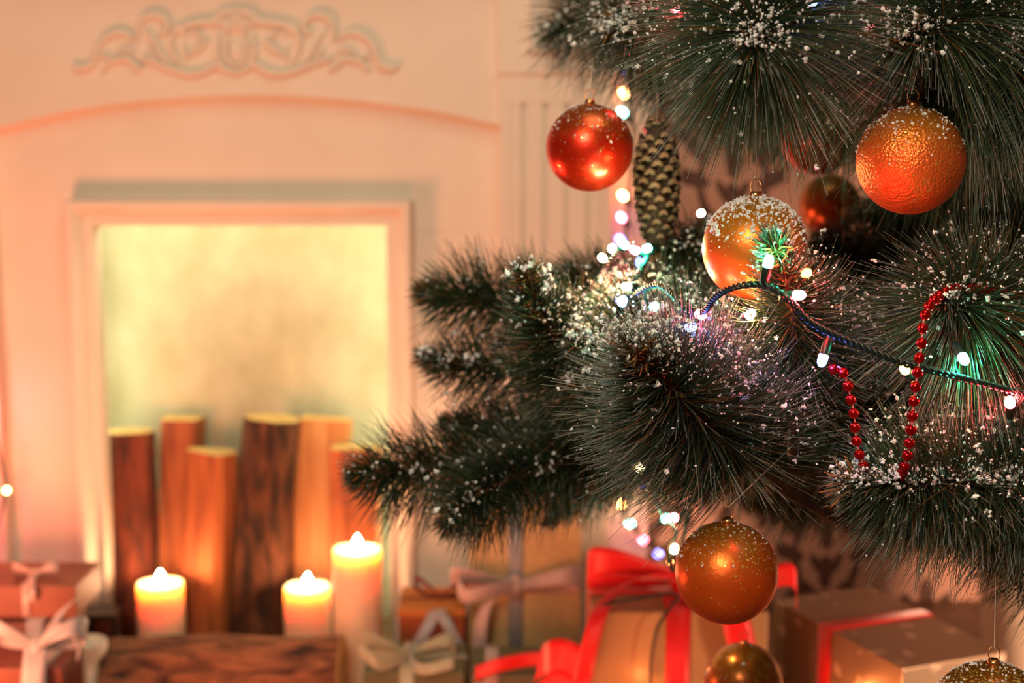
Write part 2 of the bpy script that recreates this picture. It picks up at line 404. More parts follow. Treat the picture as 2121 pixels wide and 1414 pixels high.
# pilasters
def pilaster(x0, x1):
    bm = bmesh.new()
    bx(bm, (x0, FY-0.02, 0), (x1, FY+0.02, Z(158)), 0.002)
    zf0, zf1 = 0.22, Z(215)
    n = 4; wd = (x1-x0); xs = [x0+wd*(0.21+0.193*i) for i in range(n)]
    o = bm_obj('pilaster', bm, M_paint, fp)
    # raised reeds leave sunk flutes between them
    edges = [x0+wd*0.10] + [v for x in xs for v in (x-0.0042, x+0.0042)] + [x1-wd*0.10]
    for i in range(0, len(edges), 2):
        box_obj('reed', (edges[i], FY-0.028, zf0), (edges[i+1], FY-0.018, zf1), M_paint, fp, 0.0018)
    bm = bmesh.new(); bx(bm, (x0, FY-0.028, zf1), (x1, FY-0.018, Z(154)), 0.0015); bx(bm, (x0, FY-0.028, 0), (x1, FY-0.018, zf0), 0.0015)
    bx(bm, (x0, FY-0.028, zf0), (x0+wd*0.10, FY-0.018, zf1), 0.001); bx(bm, (x1-wd*0.10, FY-0.028, zf0), (x1, FY-0.018, zf1), 0.001)
    bm_obj('pilaster_facing', bm, M_paint, fp)
    box_obj('pilaster_block', (x0-0.003, FY-0.034, Z(155)), (x1+0.003, FY+0.02, ZTOP), M_paint, fp, 0.003)
    # square moulding on the block
    bm = bmesh.new(); a0, a1 = x0+wd*0.24, x1-wd*0.16; z0, z1 = Z(112), Z(112)+0.20; s = 0.008
    for lo, hi in (((a0, 0, z0), (a1, 0, z0+s)), ((a0, 0, z1-s), (a1, 0, z1)), ((a0, 0, z0), (a0+s, 0, z1)), ((a1-s, 0, z0), (a1, 0, z1))):
        bx(bm, (lo[0], FY-0.041, lo[2]), (hi[0], FY-0.033, hi[2]), 0.002)
    bm_obj('block_moulding', bm, M_paint, fp)
pilaster(XO, X(1262))
pilaster(XPL-(X(1262)-XO), XPL)
box_obj('side_return', (X(1262)-0.01, FY+0.045, 0), (X(1345, FY+0.06), WY, 1.5), M_paint, fp, 0.003)
box_obj('mantel_shelf', (XPL-0.25, FY-0.13, ZTOP), (X(1262)+0.05, WY, ZTOP+0.05), M_paint, fp, 0.008)

# carved scroll ornament
def ornament():
    root = link('carved_ornament', None, None) if False else None
    cx = 490
    half = [
        ([(154, 133), (163, 141), (176, 141), (190, 134), (199, 118), (205, 98), (224, 77), (249, 68), (268, 74), (276, 84)], 6.5),
        ([(217, 147), (224, 134), (238, 126), (258, 122), (272, 126), (283, 139), (297, 143)], 5),
        ([(243, 112), (256, 103), (272, 104), (284, 112)], 4),
        ([(294, 122), (325, 130), (367, 147), (406, 153), (434, 144), (451, 134), (468, 143), (490, 153)], 6),
        ([(287, 84), (288, 62), (294, 44), (308, 34), (325, 32), (342, 40), (350, 56), (342, 68), (332, 65)], 6.5),
        ([(304, 62), (316, 78), (328, 98), (338, 118), (352, 132)], 5.5),
        ([(391, 72), (378, 64), (364, 68), (357, 84), (360, 108), (372, 130)], 5.5),
        ([(432, 84), (414, 100), (396, 114)], 6), ([(400, 66), (414, 72), (420, 86)], 4.5),
        ([(360, 60), (384, 54), (409, 49), (444, 45), (456, 32), (472, 24), (490, 21)], 7),
        ([(450, 58), (456, 48), (467, 50), (472, 60), (470, 72)], 5),
        ([(456, 76), (451, 105), (456, 134)], 5.5), ([(474, 80), (468, 100), (474, 126), (490, 136)], 4.5),
        ([(308, 100), (318, 112), (322, 124)], 4), ([(205, 120), (222, 116), (236, 122)], 4), ([(380, 96), (388, 110), (384, 126)], 4),
    ]
    parts = []
    for pts, r in half:
        for mir in (False, True):
            q = [(2*cx-x if mir else x, y) for x, y in pts]
            P = catmull([at(x, y, FY-0.016) for x, y in q], 8*len(q)); P[:, 1] = FY-0.020
            n = len(P); u = np.linspace(0, 1, n)
            R = (r*1.15/1205)*(0.55+0.45*np.sin(PI*np.clip(u, 0.02, 0.98))**0.5)
            V, Fc = tube_arr(P, R, 8); V[:, 1] = FY-0.017+(V[:, 1]-(FY-0.017))*1.3
            parts.append((V, Fc))
    for (x, y, a, b) in ((490, 48, 26, 26), (490, 105, 17, 26)):
        pr = [(0.001, 1), (0.4, 0.92), (0.75, 0.66), (0.95, 0.3), (1, 0)]
        V, Fc = lathe_arr(pr, k=24); c = at(x, y, FY-0.016)
        V = np.stack([c.x+V[:, 0]*a/1205, c.y-V[:, 2]*0.008, c.z+V[:, 1]*b/1205], 1); parts.append((V, Fc))
    for k in range(-3, 4):   # shell ribs
        a = k*0.36; c = at(490, 66, FY-0.016)
        P = np.array([[c.x+math.sin(a)*s, FY-0.023, c.z+math.cos(a)*s] for s in np.linspace(0.006, 0.034, 6)])
        parts.append(tube_arr(P, np.linspace(0.002, 0.0042, 6), 6))
    V, Fc = merge(parts)
    o = mesh_np('carved_ornament', V, Fc, M_carve, fp); 
    # low ground plate following the outline
    out = [(160, 134), (190, 125), (202, 92), (226, 72), (262, 66), (284, 74), (290, 44), (322, 31), (350, 48), (362, 58), (400, 50), (444, 45), (462, 28), (490, 20)]
    low = [(490, 152), (451, 133), (406, 151), (340, 136), (294, 124), (262, 122), (222, 142), (178, 141)]
    ring = out + [(980-x, y) for x, y in reversed(out[:-1])] + [(980-x, y) for x, y in reversed(low[1:])] + low
    bm = bmesh.new(); vs_ = [bm.verts.new(at(x, y, FY-0.016)) for x, y in ring]
    f = bm.faces.new(vs_); r = bmesh.ops.extrude_face_region(bm, geom=[f])
    bmesh.ops.translate(bm, verts=[v for v in r['geom'] if isinstance(v, bmesh.types.BMVert)], vec=(0, -0.0025, 0))
    bmesh.ops.triangulate(bm, faces=bm.faces)
    bm_obj('ornament_ground', bm, M_carve, fp)
ornament()

# ------------------------------------------------------------------ logs
def log_obj(name, label, base, tip, shape, side, cut, amp=0.003, seed=0, group=None, cap_both=False):
    """shape(theta)->radius; side skin and cut faces as parts"""
    base, tip = Vector(base), Vector(tip)
    t = thing(name, label, 'log', base, group)
    ax = (tip-base).normalized(); L = (tip-base).length
    a = ax.cross(Vector((0, 1, 0))).normalized() if abs(ax.y) < 0.9 else Vector((1, 0, 0)); b = ax.cross(a).normalized()
    A, B, AX = np.array(a), np.array(b), np.array(ax)
    K, N = 56, 26; r_ = np.random.default_rng(seed)
    th = np.linspace(0, 2*PI, K, endpoint=False); ph = r_.random(6)*6
    V = []
    for i in range(N):
        s = i/(N-1)
        for k in range(K):
            r = shape(th[k]) + amp*(math.sin(3*th[k]+ph[0]+2*s)*0.5+math.sin(7*th[k]+ph[1]+5*s)*0.4+math.sin(13*th[k]+ph[2]+3*s)*0.25+math.sin(9*s+ph[3]+th[k])*0.6)
            V.append(np.array(base)+AX*L*s+A*r*math.cos(th[k])+B*r*math.sin(th[k]))
    V = np.array(V); i = np.arange(N-1)[:, None]*K; j = np.arange(K)[None, :]; jn = (j+1) % K
    Fq = np.stack([i+j, i+jn, i+K+jn, i+K+j], -1).reshape(-1, 4)
    rb_ = side in (M_bark, M_bark2, M_frontlog); mesh_np('bark' if rb_ else 'split_side', V, Fq, side, t, smooth=rb_)
    for e, nm in ((N-1, 'cut_face'), (0, 'cut_face')):
        ring = V[e*K:(e+1)*K]; c = ring.mean(0); mid = c+(ring-c)*0.97+AX*(0.0012 if e else -0.0012)
        W = np.vstack([ring, mid, c[None]+AX*(0.0012 if e else -0.0012)])
        j = np.arange(K); jn = (j+1) % K
        Ft = np.vstack([np.stack([j, jn, K+jn], 1), np.stack([j, K+jn, K+j], 1), np.stack([K+j, K+jn, np.full(K, 2*K)], 1)])
        if e == 0: Ft = Ft[:, ::-1]
        mesh_np(nm, W, Ft, cut, t, smooth=False)
    return t
def rnd(r): return lambda th: r
def poly(pts):
    """star-shaped polygon radius function around the origin"""
    P = [Vector(p) for p in pts]
    def f(th):
        d = Vector((math.cos(th), math.sin(th))); best = 0.01
        for p, q in zip(P, P[1:]+P[:1]):
            e = q-p; den = d.x*e.y-d.y*e.x
            if abs(den) < 1e-9: continue
            s = (p.x*e.y-p.y*e.x)/den; u = (p.x*d.y-p.y*d.x)/den
            if s > 0 and -1e-6 <= u <= 1+1e-6: best = s
        return best
    return f
GLog = 'logs standing upright in the firebox'
def up_log(label, px_top, py_top, px_bot, Y0, Y1, shape, side, seed, amp=0.003):
    tp = at(px_top, py_top, Y1); bt = Vector((at(px_bot, 1300, Y0).x, Y0, 0.0))
    return log_obj('upright_log', label, bt, tp, shape, side, M_cut, amp, seed, GLog)
up_log('dark red bark log at the left end of the upright row', 268, 893, 275, 2.50, 2.53, rnd(0.045), M_bark2, 1)
up_log('narrow split log second from left, behind the wedge-shaped log', 377, 866, 372, 2.565, 2.58, poly([(-0.036, -0.03), (0.036, -0.024), (0.034, 0.03), (-0.03, 0.026)]), M_split, 2, 0.0015)
up_log('shortest wedge-split log with a sharp edge facing forward', 438, 934, 417, 2.49, 2.51, poly([(-0.050, 0.004), (-0.034, -0.03), (0.040, -0.026), (0.044, 0.006), (-0.022, 0.046)]), M_split, 3, 0.0012)
up_log('tall round log with dark brown bark in the middle of the row', 566, 866, 530, 2.49, 2.51, rnd(0.0495), M_bark, 4, 0.0035)
up_log('pale yellow split log leaning behind the round bark log', 672, 866, 650, 2.565, 2.58, poly([(-0.05, -0.026), (0.042, -0.028), (0.044, 0.024), (-0.048, 0.022)]), M_pale, 5, 0.0012)
up_log('reddish split log at the right end behind the tall candle', 735, 926, 735, 2.50, 2.52, poly([(-0.046, -0.03), (0.044, -0.03), (0.042, 0.034), (-0.044, 0.034)]), M_split, 6, 0.0015)
pl, pr_ = at(225, 1400, 2.12), at(706, 1400, 2.12)
log_obj('front_log', 'thick bark log lying on its side in front of the candles', (pl.x, 2.13, 0.069), (pr_.x, 2.13, 0.069), lambda th: 0.069*(1-0.06*math.cos(2*th)), M_frontlog, M_cut, 0.0035, 9)

# ------------------------------------------------------------------ candles
def candle(label, px, Y, ztop, r):
    x = at(px, 1250, Y).x
    t = thing('pillar_candle', label, 'candle', (x, Y, 0), 'lit pillar candles at the hearth')
    h = ztop
    V, Fc = lathe_arr([(0.0005, 0), (r*0.97, 0), (r, 0.004), (r, h*0.5), (r, h-0.005), (r*0.97, h), (r*0.90, h+0.0005), (r*0.84, h-0.004), (r*0.7, h-0.012), (0.0005, h-0.014)], (x, Y, 0), 48)
    mesh_np('wax_body', V, Fc, M_wax, t)
    V, Fc = tube_arr([(x, Y, h-0.015), (x+0.0005, Y, h-0.008), (x+0.001, Y, h-0.001)], 0.0011, 8); mesh_np('wick', V, Fc, M_wick, t)
    z0 = h-0.006
    V, Fc = lathe_arr([(0.0003, z0), (0.0045, z0+0.003), (0.0075, z0+0.009), (0.0072, z0+0.015), (0.0046, z0+0.022), (0.0003, z0+0.029)], (x+0.001, Y, 0), 20)
    mesh_np('flame', V, Fc, M_flame, t)
candle('short lit candle in front of the left upright logs', 333, 2.405, 0.136, 0.041)
candle('short lit candle between the round log and the tall candle', 637, 2.405, 0.130, 0.041)
candle('tall lit candle, the highest of the three, at the right of the hearth', 741, 2.27, 0.237, 0.040)

# ------------------------------------------------------------------ ribbons and gifts
def strip(name, P, Wd, mat, parent, thick=0.0007, n=None):
    P = np.asarray(P, float); Wd = np.asarray(Wd, float)
    if Wd.ndim == 1: Wd = np.repeat(Wd[None], len(P), 0)
    K = 5; us = np.linspace(-0.5, 0.5, K)
    V = (P[:, None, :]+us[None, :, None]*Wd[:, None, :]).reshape(-1, 3)
    N = len(P); i = np.arange(N-1)[:, None]*K; j = np.arange(K-1)[None, :]
    Fq = np.stack([i+j, i+j+1, i+K+j+1, i+K+j], -1).reshape(-1, 4)
    o = mesh_np(name, V, Fq, mat, parent)
    s = o.modifiers.new('thickness', 'SOLIDIFY'); s.thickness = thick; s.offset = 0
    return o
def bow(parent, c, right, up, out, size, width, mat, h=None, tails=(), tilt=0.25, flare=1.25):
    """two loops whose ribbon faces look along `out`, plus knot and tails"""
    c, right, up, out = Vector(c), Vector(right).normalized(), Vector(up).normalized(), Vector(out).normalized()
    h = h or size*0.30
    root = None
    V, Fc = lathe_arr([(0.0005, -0.55), (0.7, -0.5), (1, 0), (0.7, 0.5), (0.0005, 0.55)], k=14)
    V = V*np.array([width*0.42, width*0.42, width*1.1])
    R = np.array([list(right), list(out), list(up)]).T
    root = mesh_np('bow', V@R.T+np.array(c), Fc, mat, parent)
    for sgn in (-1, 1):
        P, Wd = [], []
        for th in np.linspace(-PI/2, PI/2, 28):
            x = size*math.cos(th)**0.9 if math.cos(th) > 0 else 0; y = h*math.sin(2*th)
            u = math.cos(th)
            p = c + right*(sgn*x) + (out*0.8+up*0.55).normalized()*y + up*(tilt*x)
            wv = (up*0.9-out*0.35*sgn).normalized()*width*(0.45+flare*0.6*u)
            P.append(list(p)); Wd.append(list(wv))
        strip('loop', P, Wd, mat, root)
    for pts, wv in tails:
        strip('tail', catmull(pts, 20), wv, mat, root)
    return root
def gift(label, corner, wx, wy, h, rot, mat, lidmat=None, lid_h=0.0, name='gift_box'):
    """corner = front-left bottom corner, rot about z; returns thing and local->world map"""
    corner = Vector(corner); ca, sa = math.cos(rot), math.sin(rot)
    t = thing(name, label, 'gift', (corner.x, corner.y, corner.z))
    def L(x, y, z): return Vector((corner.x+x*ca-y*sa, corner.y+x*sa+y*ca, corner.z+z))
    bm = bmesh.new(); bx(bm, (0, 0, 0), (wx, wy, h-lid_h), 0.0025)
    if lid_h: pass
    bmesh.ops.rotate(bm, verts=bm.verts, cent=(0, 0, 0), matrix=Matrix.Rotation(rot, 3, 'Z')); bmesh.ops.translate(bm, verts=bm.verts, vec=corner)
    bm_obj('wrapped_box', bm, mat, t)
    if lid_h:
        bm = bmesh.new(); bx(bm, (-0.002, -0.002, h-lid_h), (wx+0.002, wy+0.002, h), 0.002)
        bmesh.ops.rotate(bm, verts=bm.verts, cent=(0, 0, 0), matrix=Matrix.Rotation(rot, 3, 'Z')); bmesh.ops.translate(bm, verts=bm.verts, vec=corner)
        bm_obj('lid', bm, lidmat or mat, t)
    return t, L
def band(t, L, axis, pos, wx, wy, h, width, mat, e=0.0016, nm='ribbon_band'):
    """ribbon wrapped round the box: axis 'y' runs front-top-back at x=pos, axis 'x' runs left-top-right at y=pos, axis 'z' runs level at z=pos"""
    if axis == 'y': pts = [(pos, -e, 0.001), (pos, -e, h*0.5), (pos, -e, h+e), (pos, wy*0.5, h+e), (pos, wy+e, h+e), (pos, wy+e, 0.001)]; wv = L(1, 0, 0)-L(0, 0, 0)
    elif axis == 'x': pts = [(-e, pos, 0.001), (-e, pos, h+e), (wx*0.5, pos, h+e), (wx+e, pos, h+e), (wx+e, pos, 0.001)]; wv = L(0, 1, 0)-L(0, 0, 0)
    else: pts = [(-e, -e, pos), (wx+e, -e, pos), (wx+e, wy+e, pos), (-e, wy+e, pos), (-e, -e, pos)]; wv = Vector((0, 0, 1))
    return strip(nm, [list(L(*p)) for p in pts], list(wv*width), mat, t, 0.0008)

# tall kraft box with a pink satin bow
x0 = at(972, 1200, 2.24).x; x1 = at(1203, 1200, 2.24).x; w_ = x1-x0
t, L = gift('tall kraft paper gift box with pink satin bow standing beside the fireplace', (x0, 2.24, 0), w_, 0.13, 0.35, 0, M_kraft)
bp_ = at(1068, 1208, 2.235)
band(t, L, 'y', bp_.x-x0, w_, 0.13, 0.35, 0.024, M_satin_white)
band(t, L, 'z', bp_.z, w_, 0.13, 0.35, 0.020, M_satin_pink)
bow(t, (bp_.x, 2.222, bp_.z), (1, 0, 0), (0, 0, 1), (0, -1, 0), 0.105, 0.030, M_satin_pink, 0.022, tails=(
    ([(bp_.x, 2.218, bp_.z), tuple(at(1015, 1245, 2.19)), tuple(at(996, 1300, 2.18)), tuple(at(990, 1395, 2.17))], (0.022, 0, 0.012)),
    ([(bp_.x, 2.216, bp_.z), tuple(at(1020, 1222, 2.17)), tuple(at(965, 1235, 2.16)), tuple(at(950, 1205, 2.19)), tuple(at(985, 1185, 2.21))], (0.004, 0, 0.022))), tilt=0.12)
# small chestnut box
x0 = at(826, 1260, 2.19).x; x1 = at(966, 1260, 2.19).x
zt = at(890, 1262, 2.19).z
t, L = gift('small chestnut gift box with orange lid and thin brown bow beside the tall candle', (x0, 2.19, 0), 0.104, 0.115, zt, 0.0, M_brown_paper, M_brown_lid, 0.012)
band(t, L, 'x', 0.055, 0.104, 0.115, zt, 0.010, M_rib_brown)
c = L(0.065, 0.05, zt+0.006)
bow(t, c, (1, 0, 0), (0, 0.2, 1), (0, -1, 0.2), 0.045, 0.010, M_rib_brown, 0.02, tilt=0.5)
strip('ribbon_tail', catmull([at(905, 1262, 2.185), at(885, 1300, 2.17), at(860, 1350, 2.16), at(845, 1400, 2.15)], 16), (0.024, 0, 0.004), M_satin_white, t)
strip('ribbon_tail', catmull([at(907, 1262, 2.185), at(925, 1290, 2.17), at(945, 1330, 2.16), at(960, 1370, 2.15)], 16), (0.018, 0, 0.004), M_satin_white, t)
# low green box with a cream bow in front of it
xa = at(752, 1400, 2.02).x; xb = at(962, 1400, 2.02).x; zt = at(850, 1392, 2.02).z
t, L = gift('low dark green gift box with cream bow at the bottom edge', (xa, 2.02, 0), xb-xa, 0.125, zt, 0, M_green_paper)
band(t, L, 'y', 0.065, xb-xa, 0.125, zt, 0.022, M_satin_cream); band(t, L, 'x', 0.06, xb-xa, 0.125, zt, 0.018, M_satin_cream)
bow(t, L(0.065, 0.055, zt+0.008), (1, 0, 0), (0, 0.35, 0.9), (0, -0.9, 0.35), 0.07, 0.020, M_satin_cream, 0.016, tilt=0.22, tails=(
    ([tuple(L(0.065, 0.05, zt+0.01)), tuple(at(790, 1375, 2.0)), tuple(at(745, 1345, 2.0))], (0, 0.004, 0.02)),
    ([tuple(L(0.065, 0.05, zt+0.01)), tuple(at(870, 1385, 2.0)), tuple(at(940, 1372, 2.0))], (0, 0.01, 0.014))))
# low green box under the red ribbon
xa = at(975, 1400, 2.0).x; xb = at(1180, 1400, 2.0).x; zt = at(1080, 1398, 2.0).z
t, L = gift('low olive gift box with a red satin ribbon lying across it', (xa, 2.0, 0), xb-xa, 0.12, zt, 0, M_green_paper)
band(t, L, 'y', 0.03, xb-xa, 0.12, zt, 0.020, M_satin_pink)
strip('ribbon_tail', catmull([at(985, 1395, 1.99), at(1030, 1378, 1.99), at(1090, 1366, 2.0), at(1150, 1362, 2.0)], 16), (0, 0.004, 0.020), M_satin_red, t)
strip('ribbon_tail', catmull([at(1010, 1358, 2.1), at(1015, 1380, 2.04), at(1000, 1420, 1.99)], 12), (0.03, 0, 0.006), M_satin_pink, t)
# large bronze box with red bow
YB = 1.80
x0 = at(1228, 1280, YB).x; x1 = at(1592, 1280, YB).x; zt = at(1300, 1268, YB).z; wB = x1-x0
t, L = gift('bronze gift box with big red satin bow under the middle bauble', (x0, YB, 0), wB, 0.17, zt, 0, M_kraft_dark)
rx = at(1405, 1300, YB).x-x0
band(t, L, 'y', rx, wB, 0.17, zt, 0.032, M_satin_red); band(t, L, 'x', 0.085, wB, 0.17, zt, 0.030, M_satin_red)
cB = L(rx+0.012, 0.085, zt+0.022)
bow(t, cB, (1, 0.05, 0), (0, 0.25, 0.97), (0, -1, 0.1), 0.128, 0.040, M_satin_red, 0.026, tilt=0.10, flare=1.3, tails=(
    ([tuple(cB), tuple(at(1330, 1195, 1.84)), tuple(at(1262, 1235, 1.80)), tuple(at(1232, 1300, 1.77)), tuple(at(1205, 1420, 1.76))], (0.026, 0.01, 0.006)),
    ([tuple(cB), tuple(at(1480, 1240, 1.81)), tuple(at(1520, 1275, 1.775)), tuple(at(1535, 1330, 1.77)), tuple(at(1560, 1400, 1.77))], (0.036, 0, 0.004)),
    ([tuple(cB), tuple(at(1560, 1200, 1.85)), tuple(at(1640, 1190, 1.83)), tuple(at(1650, 1240, 1.83))], (0, 0.004, 0.03))))
V, Fc = tube_arr(catmull([at(1228, 1258, 1.79), at(1300, 1242, 1.79), at(1400, 1230, 1.79), at(1385, 1262, 1.785), at(1362, 1300, 1.78), at(1350, 1360, 1.78), at(1346, 1420, 1.78)], 50), 0.0022, 8)
tag(mesh_np('green_cord', V, Fc, M_wire), 'thin dark green cord draped over the bronze gift box', 'cord')
# striped red ribbon bow on the floor between the boxes
rb = at(1155, 1385, 1.86)
t = thing('ribbon_bow', 'striped red satin ribbon lying left of the bronze box', 'ribbon', (rb.x, rb.y, 0))
strip('loop', catmull([at(1110, 1400, 1.86), at(1120, 1368, 1.84), at(1160, 1358, 1.83), at(1200, 1380, 1.80), at(1218, 1420, 1.79)], 24), (0.01, 0.01, 0.046), M_satin_red2, t)
strip('loop', catmull([at(1115, 1430, 1.84), at(1160, 1405, 1.82), at(1215, 1395, 1.79)], 24), (0.006, 0.01, 0.03), M_satin_red, t)
# silver star box, turned
ZS = 0.25
A_ = on_z(1602, 1240, ZS); B_ = on_z(1870, 1385, ZS); Cc = on_z(2078, 1345, ZS)
e1 = (B_-A_); e1.z = 0; rot = math.atan2(e1.y, e1.x); wx = e1.length; wy = ((Cc-B_)-(e1.normalized()*((Cc-B_).dot(e1.normalized())))).length
t, L = gift('silver star-printed gift box with flat red ribbon at the lower right', (A_.x, A_.y, 0), wx, wy, ZS, rot, M_star)
band(t, L, 'y', wx*0.44, wx, wy, ZS, 0.030, M_satin_red)
# little printed stars raised foil: none (in the paper itself)

# left stack
def leftgift():
    z1 = at(60, 1290, 2.1).z
    xa, xb = at(-190, 1290, 2.1).x, at(112, 1290, 2.1).x
    t, L = gift('dark brown gift box with white ribbon, lower of the left stack', (xa, 2.10, 0), xb-xa, 0.16, z1, 0, M_darkbox)
    band(t, L, 'y', at(72, 1300, 2.1).x-xa, xb-xa, 0.16, z1, 0.026, M_satin_white)
    z2 = at(60, 1212, 2.13).z-z1
    xb2 = at(162, 1250, 2.13).x
    t2, L2 = gift('red brown gift box with thin pink bow, upper of the left stack', (xa+0.01, 2.12, z1+0.0015), xb2-xa-0.01, 0.13, z2, 0, M_redbrown)
    k = at(66, 1215, 2.15)
    band(t2, L2, 'y', k.x-xa-0.01, xb2-xa-0.01, 0.13, z2, 0.010, M_satin_pink)
    bow(t2, (k.x, 2.17, z1+z2+0.008), (1, 0, 0), (0, 0.1, 1), (0, -1, 0), 0.035, 0.012, M_satin_pink, 0.012, tilt=0.2,
        tails=(([(k.x, 2.15, z1+z2+0.01), tuple(at(66, 1222, 2.11)), tuple(at(66, 1245, 2.11))], (0.010, 0, 0)),))
    # front box with wide white bow
    z3 = at(60, 1385, 1.95).z; xa3, xb3 = at(-160, 1400, 1.95).x, at(128, 1400, 1.95).x
    t3, L3 = gift('brown gift box with wide white satin bow at the lower left corner', (xa3, 1.95, 0), xb3-xa3, 0.10, z3, 0, M_redbrown)
    kx = at(75, 1385, 1.95).x
    band(t3, L3, 'y', kx-xa3, xb3-xa3, 0.10, z3, 0.03, M_satin_white)
    bow(t3, (kx, 1.96, z3+0.03), (1, 0, 0), (0, 0.3, 0.95), (0, -1, 0), 0.068, 0.026, M_satin_white, 0.024, tilt=0.35, tails=(
        ([(kx, 1.96, z3+0.03), tuple(at(95, 1320, 1.96)), tuple(at(125, 1270, 2.0)), tuple(at(150, 1245, 2.03))], (0.02, 0, 0.014)),
        ([(kx, 1.955, z3+0.03), tuple(at(70, 1380, 1.94)), tuple(at(66, 1430, 1.93))], (0.034, 0, 0)),
        ([(kx, 1.955, z3+0.03), tuple(at(100, 1315, 1.95)), tuple(at(135, 1300, 1.95)), tuple(at(165, 1330, 1.95)), tuple(at(160, 1360, 1.95))], (0, 0.006, 0.014))))
leftgift()
k = at(210, 1310, 2.36)
t = thing('black_box', 'small black box on the floor left of the front log', 'box', (k.x, 2.36, 0))
zt = at(210, 1266, 2.36).z
box_obj('casing', (at(172, 1300, 2.36).x, 2.34, 0), (at(248, 1300, 2.36).x, 2.40, zt), M_black, t, 0.006)
box_obj('front_recess', (at(206, 1300, 2.36).x, 2.338, zt-0.034), (at(238, 1300, 2.36).x, 2.345, zt-0.010), M_rib_brown, t, 0.002)
k = at(180, 1380, 2.10); zt = at(188, 1328, 2.10).z
V, Fc = lathe_arr([(0.0005, 0), (0.022, 0), (0.026, 0.01), (0.030, zt*0.6), (0.0325, zt), (0.031, zt+0.001), (0.028, zt-0.02), (0.0005, zt-0.025)], (k.x, 2.10, 0), 40)
t = thing('wax_cup', 'small flared white wax cup between the left bow and the front log', 'candle holder', (k.x, 2.10, 0))
mesh_np('cup_wall', V, Fc, M_potwhite, t)
# tree pot
px_, pyy = 0.83, 2.05
t = thing('planter', 'tall tapered off-white planter holding the tree at the right edge', 'planter', (px_, pyy, 0))
V, Fc = lathe_arr([(0.0005, 0), (0.105, 0), (0.108, 0.01), (0.140, 0.40), (0.146, 0.41), (0.146, 0.43), (0.138, 0.432), (0.132, 0.41), (0.0005, 0.40)], (px_, pyy, 0), 56)
mesh_np('planter_wall', V, Fc, M_potwhite, t)

# ------------------------------------------------------------------ tree
TR = Vector((px_, pyy, 0))
tree = thing('christmas_tree', 'artificial long-needled green Christmas tree dusted with snow filling the right half', 'tree', (px_, pyy, 0.403))
V, Fc = tube_arr([(px_, pyy, 0.403), (px_+0.005, pyy, 1.0), (px_, pyy, 1.75)], [0.03, 0.025, 0.014], 12); mesh_np('trunk', V, Fc, M_trunk, tree)
BAUBLES = [  # px, py, Y, r
    (1221, 306, 1.30, 0.0395), (1886, 333, 1.06, 0.0395), (1563, 515, 1.085, 0.0397), (1505, 1185, 1.075, 0.0400),
    (1540, 1412, 1.40, 0.0400), (2052, 1500, 0.98, 0.0455), (1694, 282, 1.45, 0.0385), (1718, 425, 1.80, 0.0390)]
BC = [(at(a, b, y), r) for a, b, y, r in BAUBLES]
CLEAR = []   # (point a, point b, radius): capsules kept free of needles (in front of baubles, bulbs, beads)
for i, (c, r) in enumerate(BC):
    if i in (6, 7): continue
    d = (CAM-c).normalized(); CLEAR.append((np.array(c), np.array(c+d*0.35), r*(1.0 if i != 2 else 0.93)))
for px2, py2, Y2 in ((1592, 540, 0.985), (1657, 611, 0.985), (1703, 747, 1.0), (1997, 745, 0.985), (2092, 831, 0.99), (1451, 442, 1.2), (1453, 652, 1.08), (1433, 677, 1.06),
                     (1249, 535, 1.22), (1268, 513, 1.23), (1291, 505, 1.25), (1313, 517, 1.25), (1338, 515, 1.25), (1296, 593, 1.18), (1290, 622, 1.17), (1356, 634, 1.15), (1683, 5, 1.1),
                     (1323, 967, 1.4), (1380, 1072, 1.42), (1397, 1135, 1.4), (1396, 1070, 1.42)):
    c = at(px2, py2, Y2); d = (CAM-c).normalized(); CLEAR.append((np.array(c), np.array(c+d*0.3), 0.0035))
BEAD_A = [(1718, 770, 1.005), (1738, 760, 1.0), (1752, 785, 1.0), (1761, 820, 1.0), (1769, 860, 1.0), (1773, 905, 1.0), (1780, 940, 1.0), (1790, 970, 1.005)]
BEAD_B = [(2110, 612, 1.07), (2040, 600, 1.05), (1975, 598, 1.02), (1932, 625, 0.99), (1914, 662, 0.975), (1908, 720, 0.97), (1899, 780, 0.97), (1893, 826, 0.97), (1888, 880, 0.97), (1881, 935, 0.975), (1870, 975, 0.985)]
for Bd in (BEAD_A, BEAD_B):
    for a, b in zip(Bd[1:] if Bd is BEAD_A else Bd[4:], Bd[2:] if Bd is BEAD_A else Bd[5:]):
        for u in (0, 0.5):
            c = at(a[0]*(1-u)+b[0]*u, a[1]*(1-u)+b[1]*u, a[2]); d = (CAM-c).normalized(); CLEAR.append((np.array(c), np.array(c+d*0.3), 0.004))

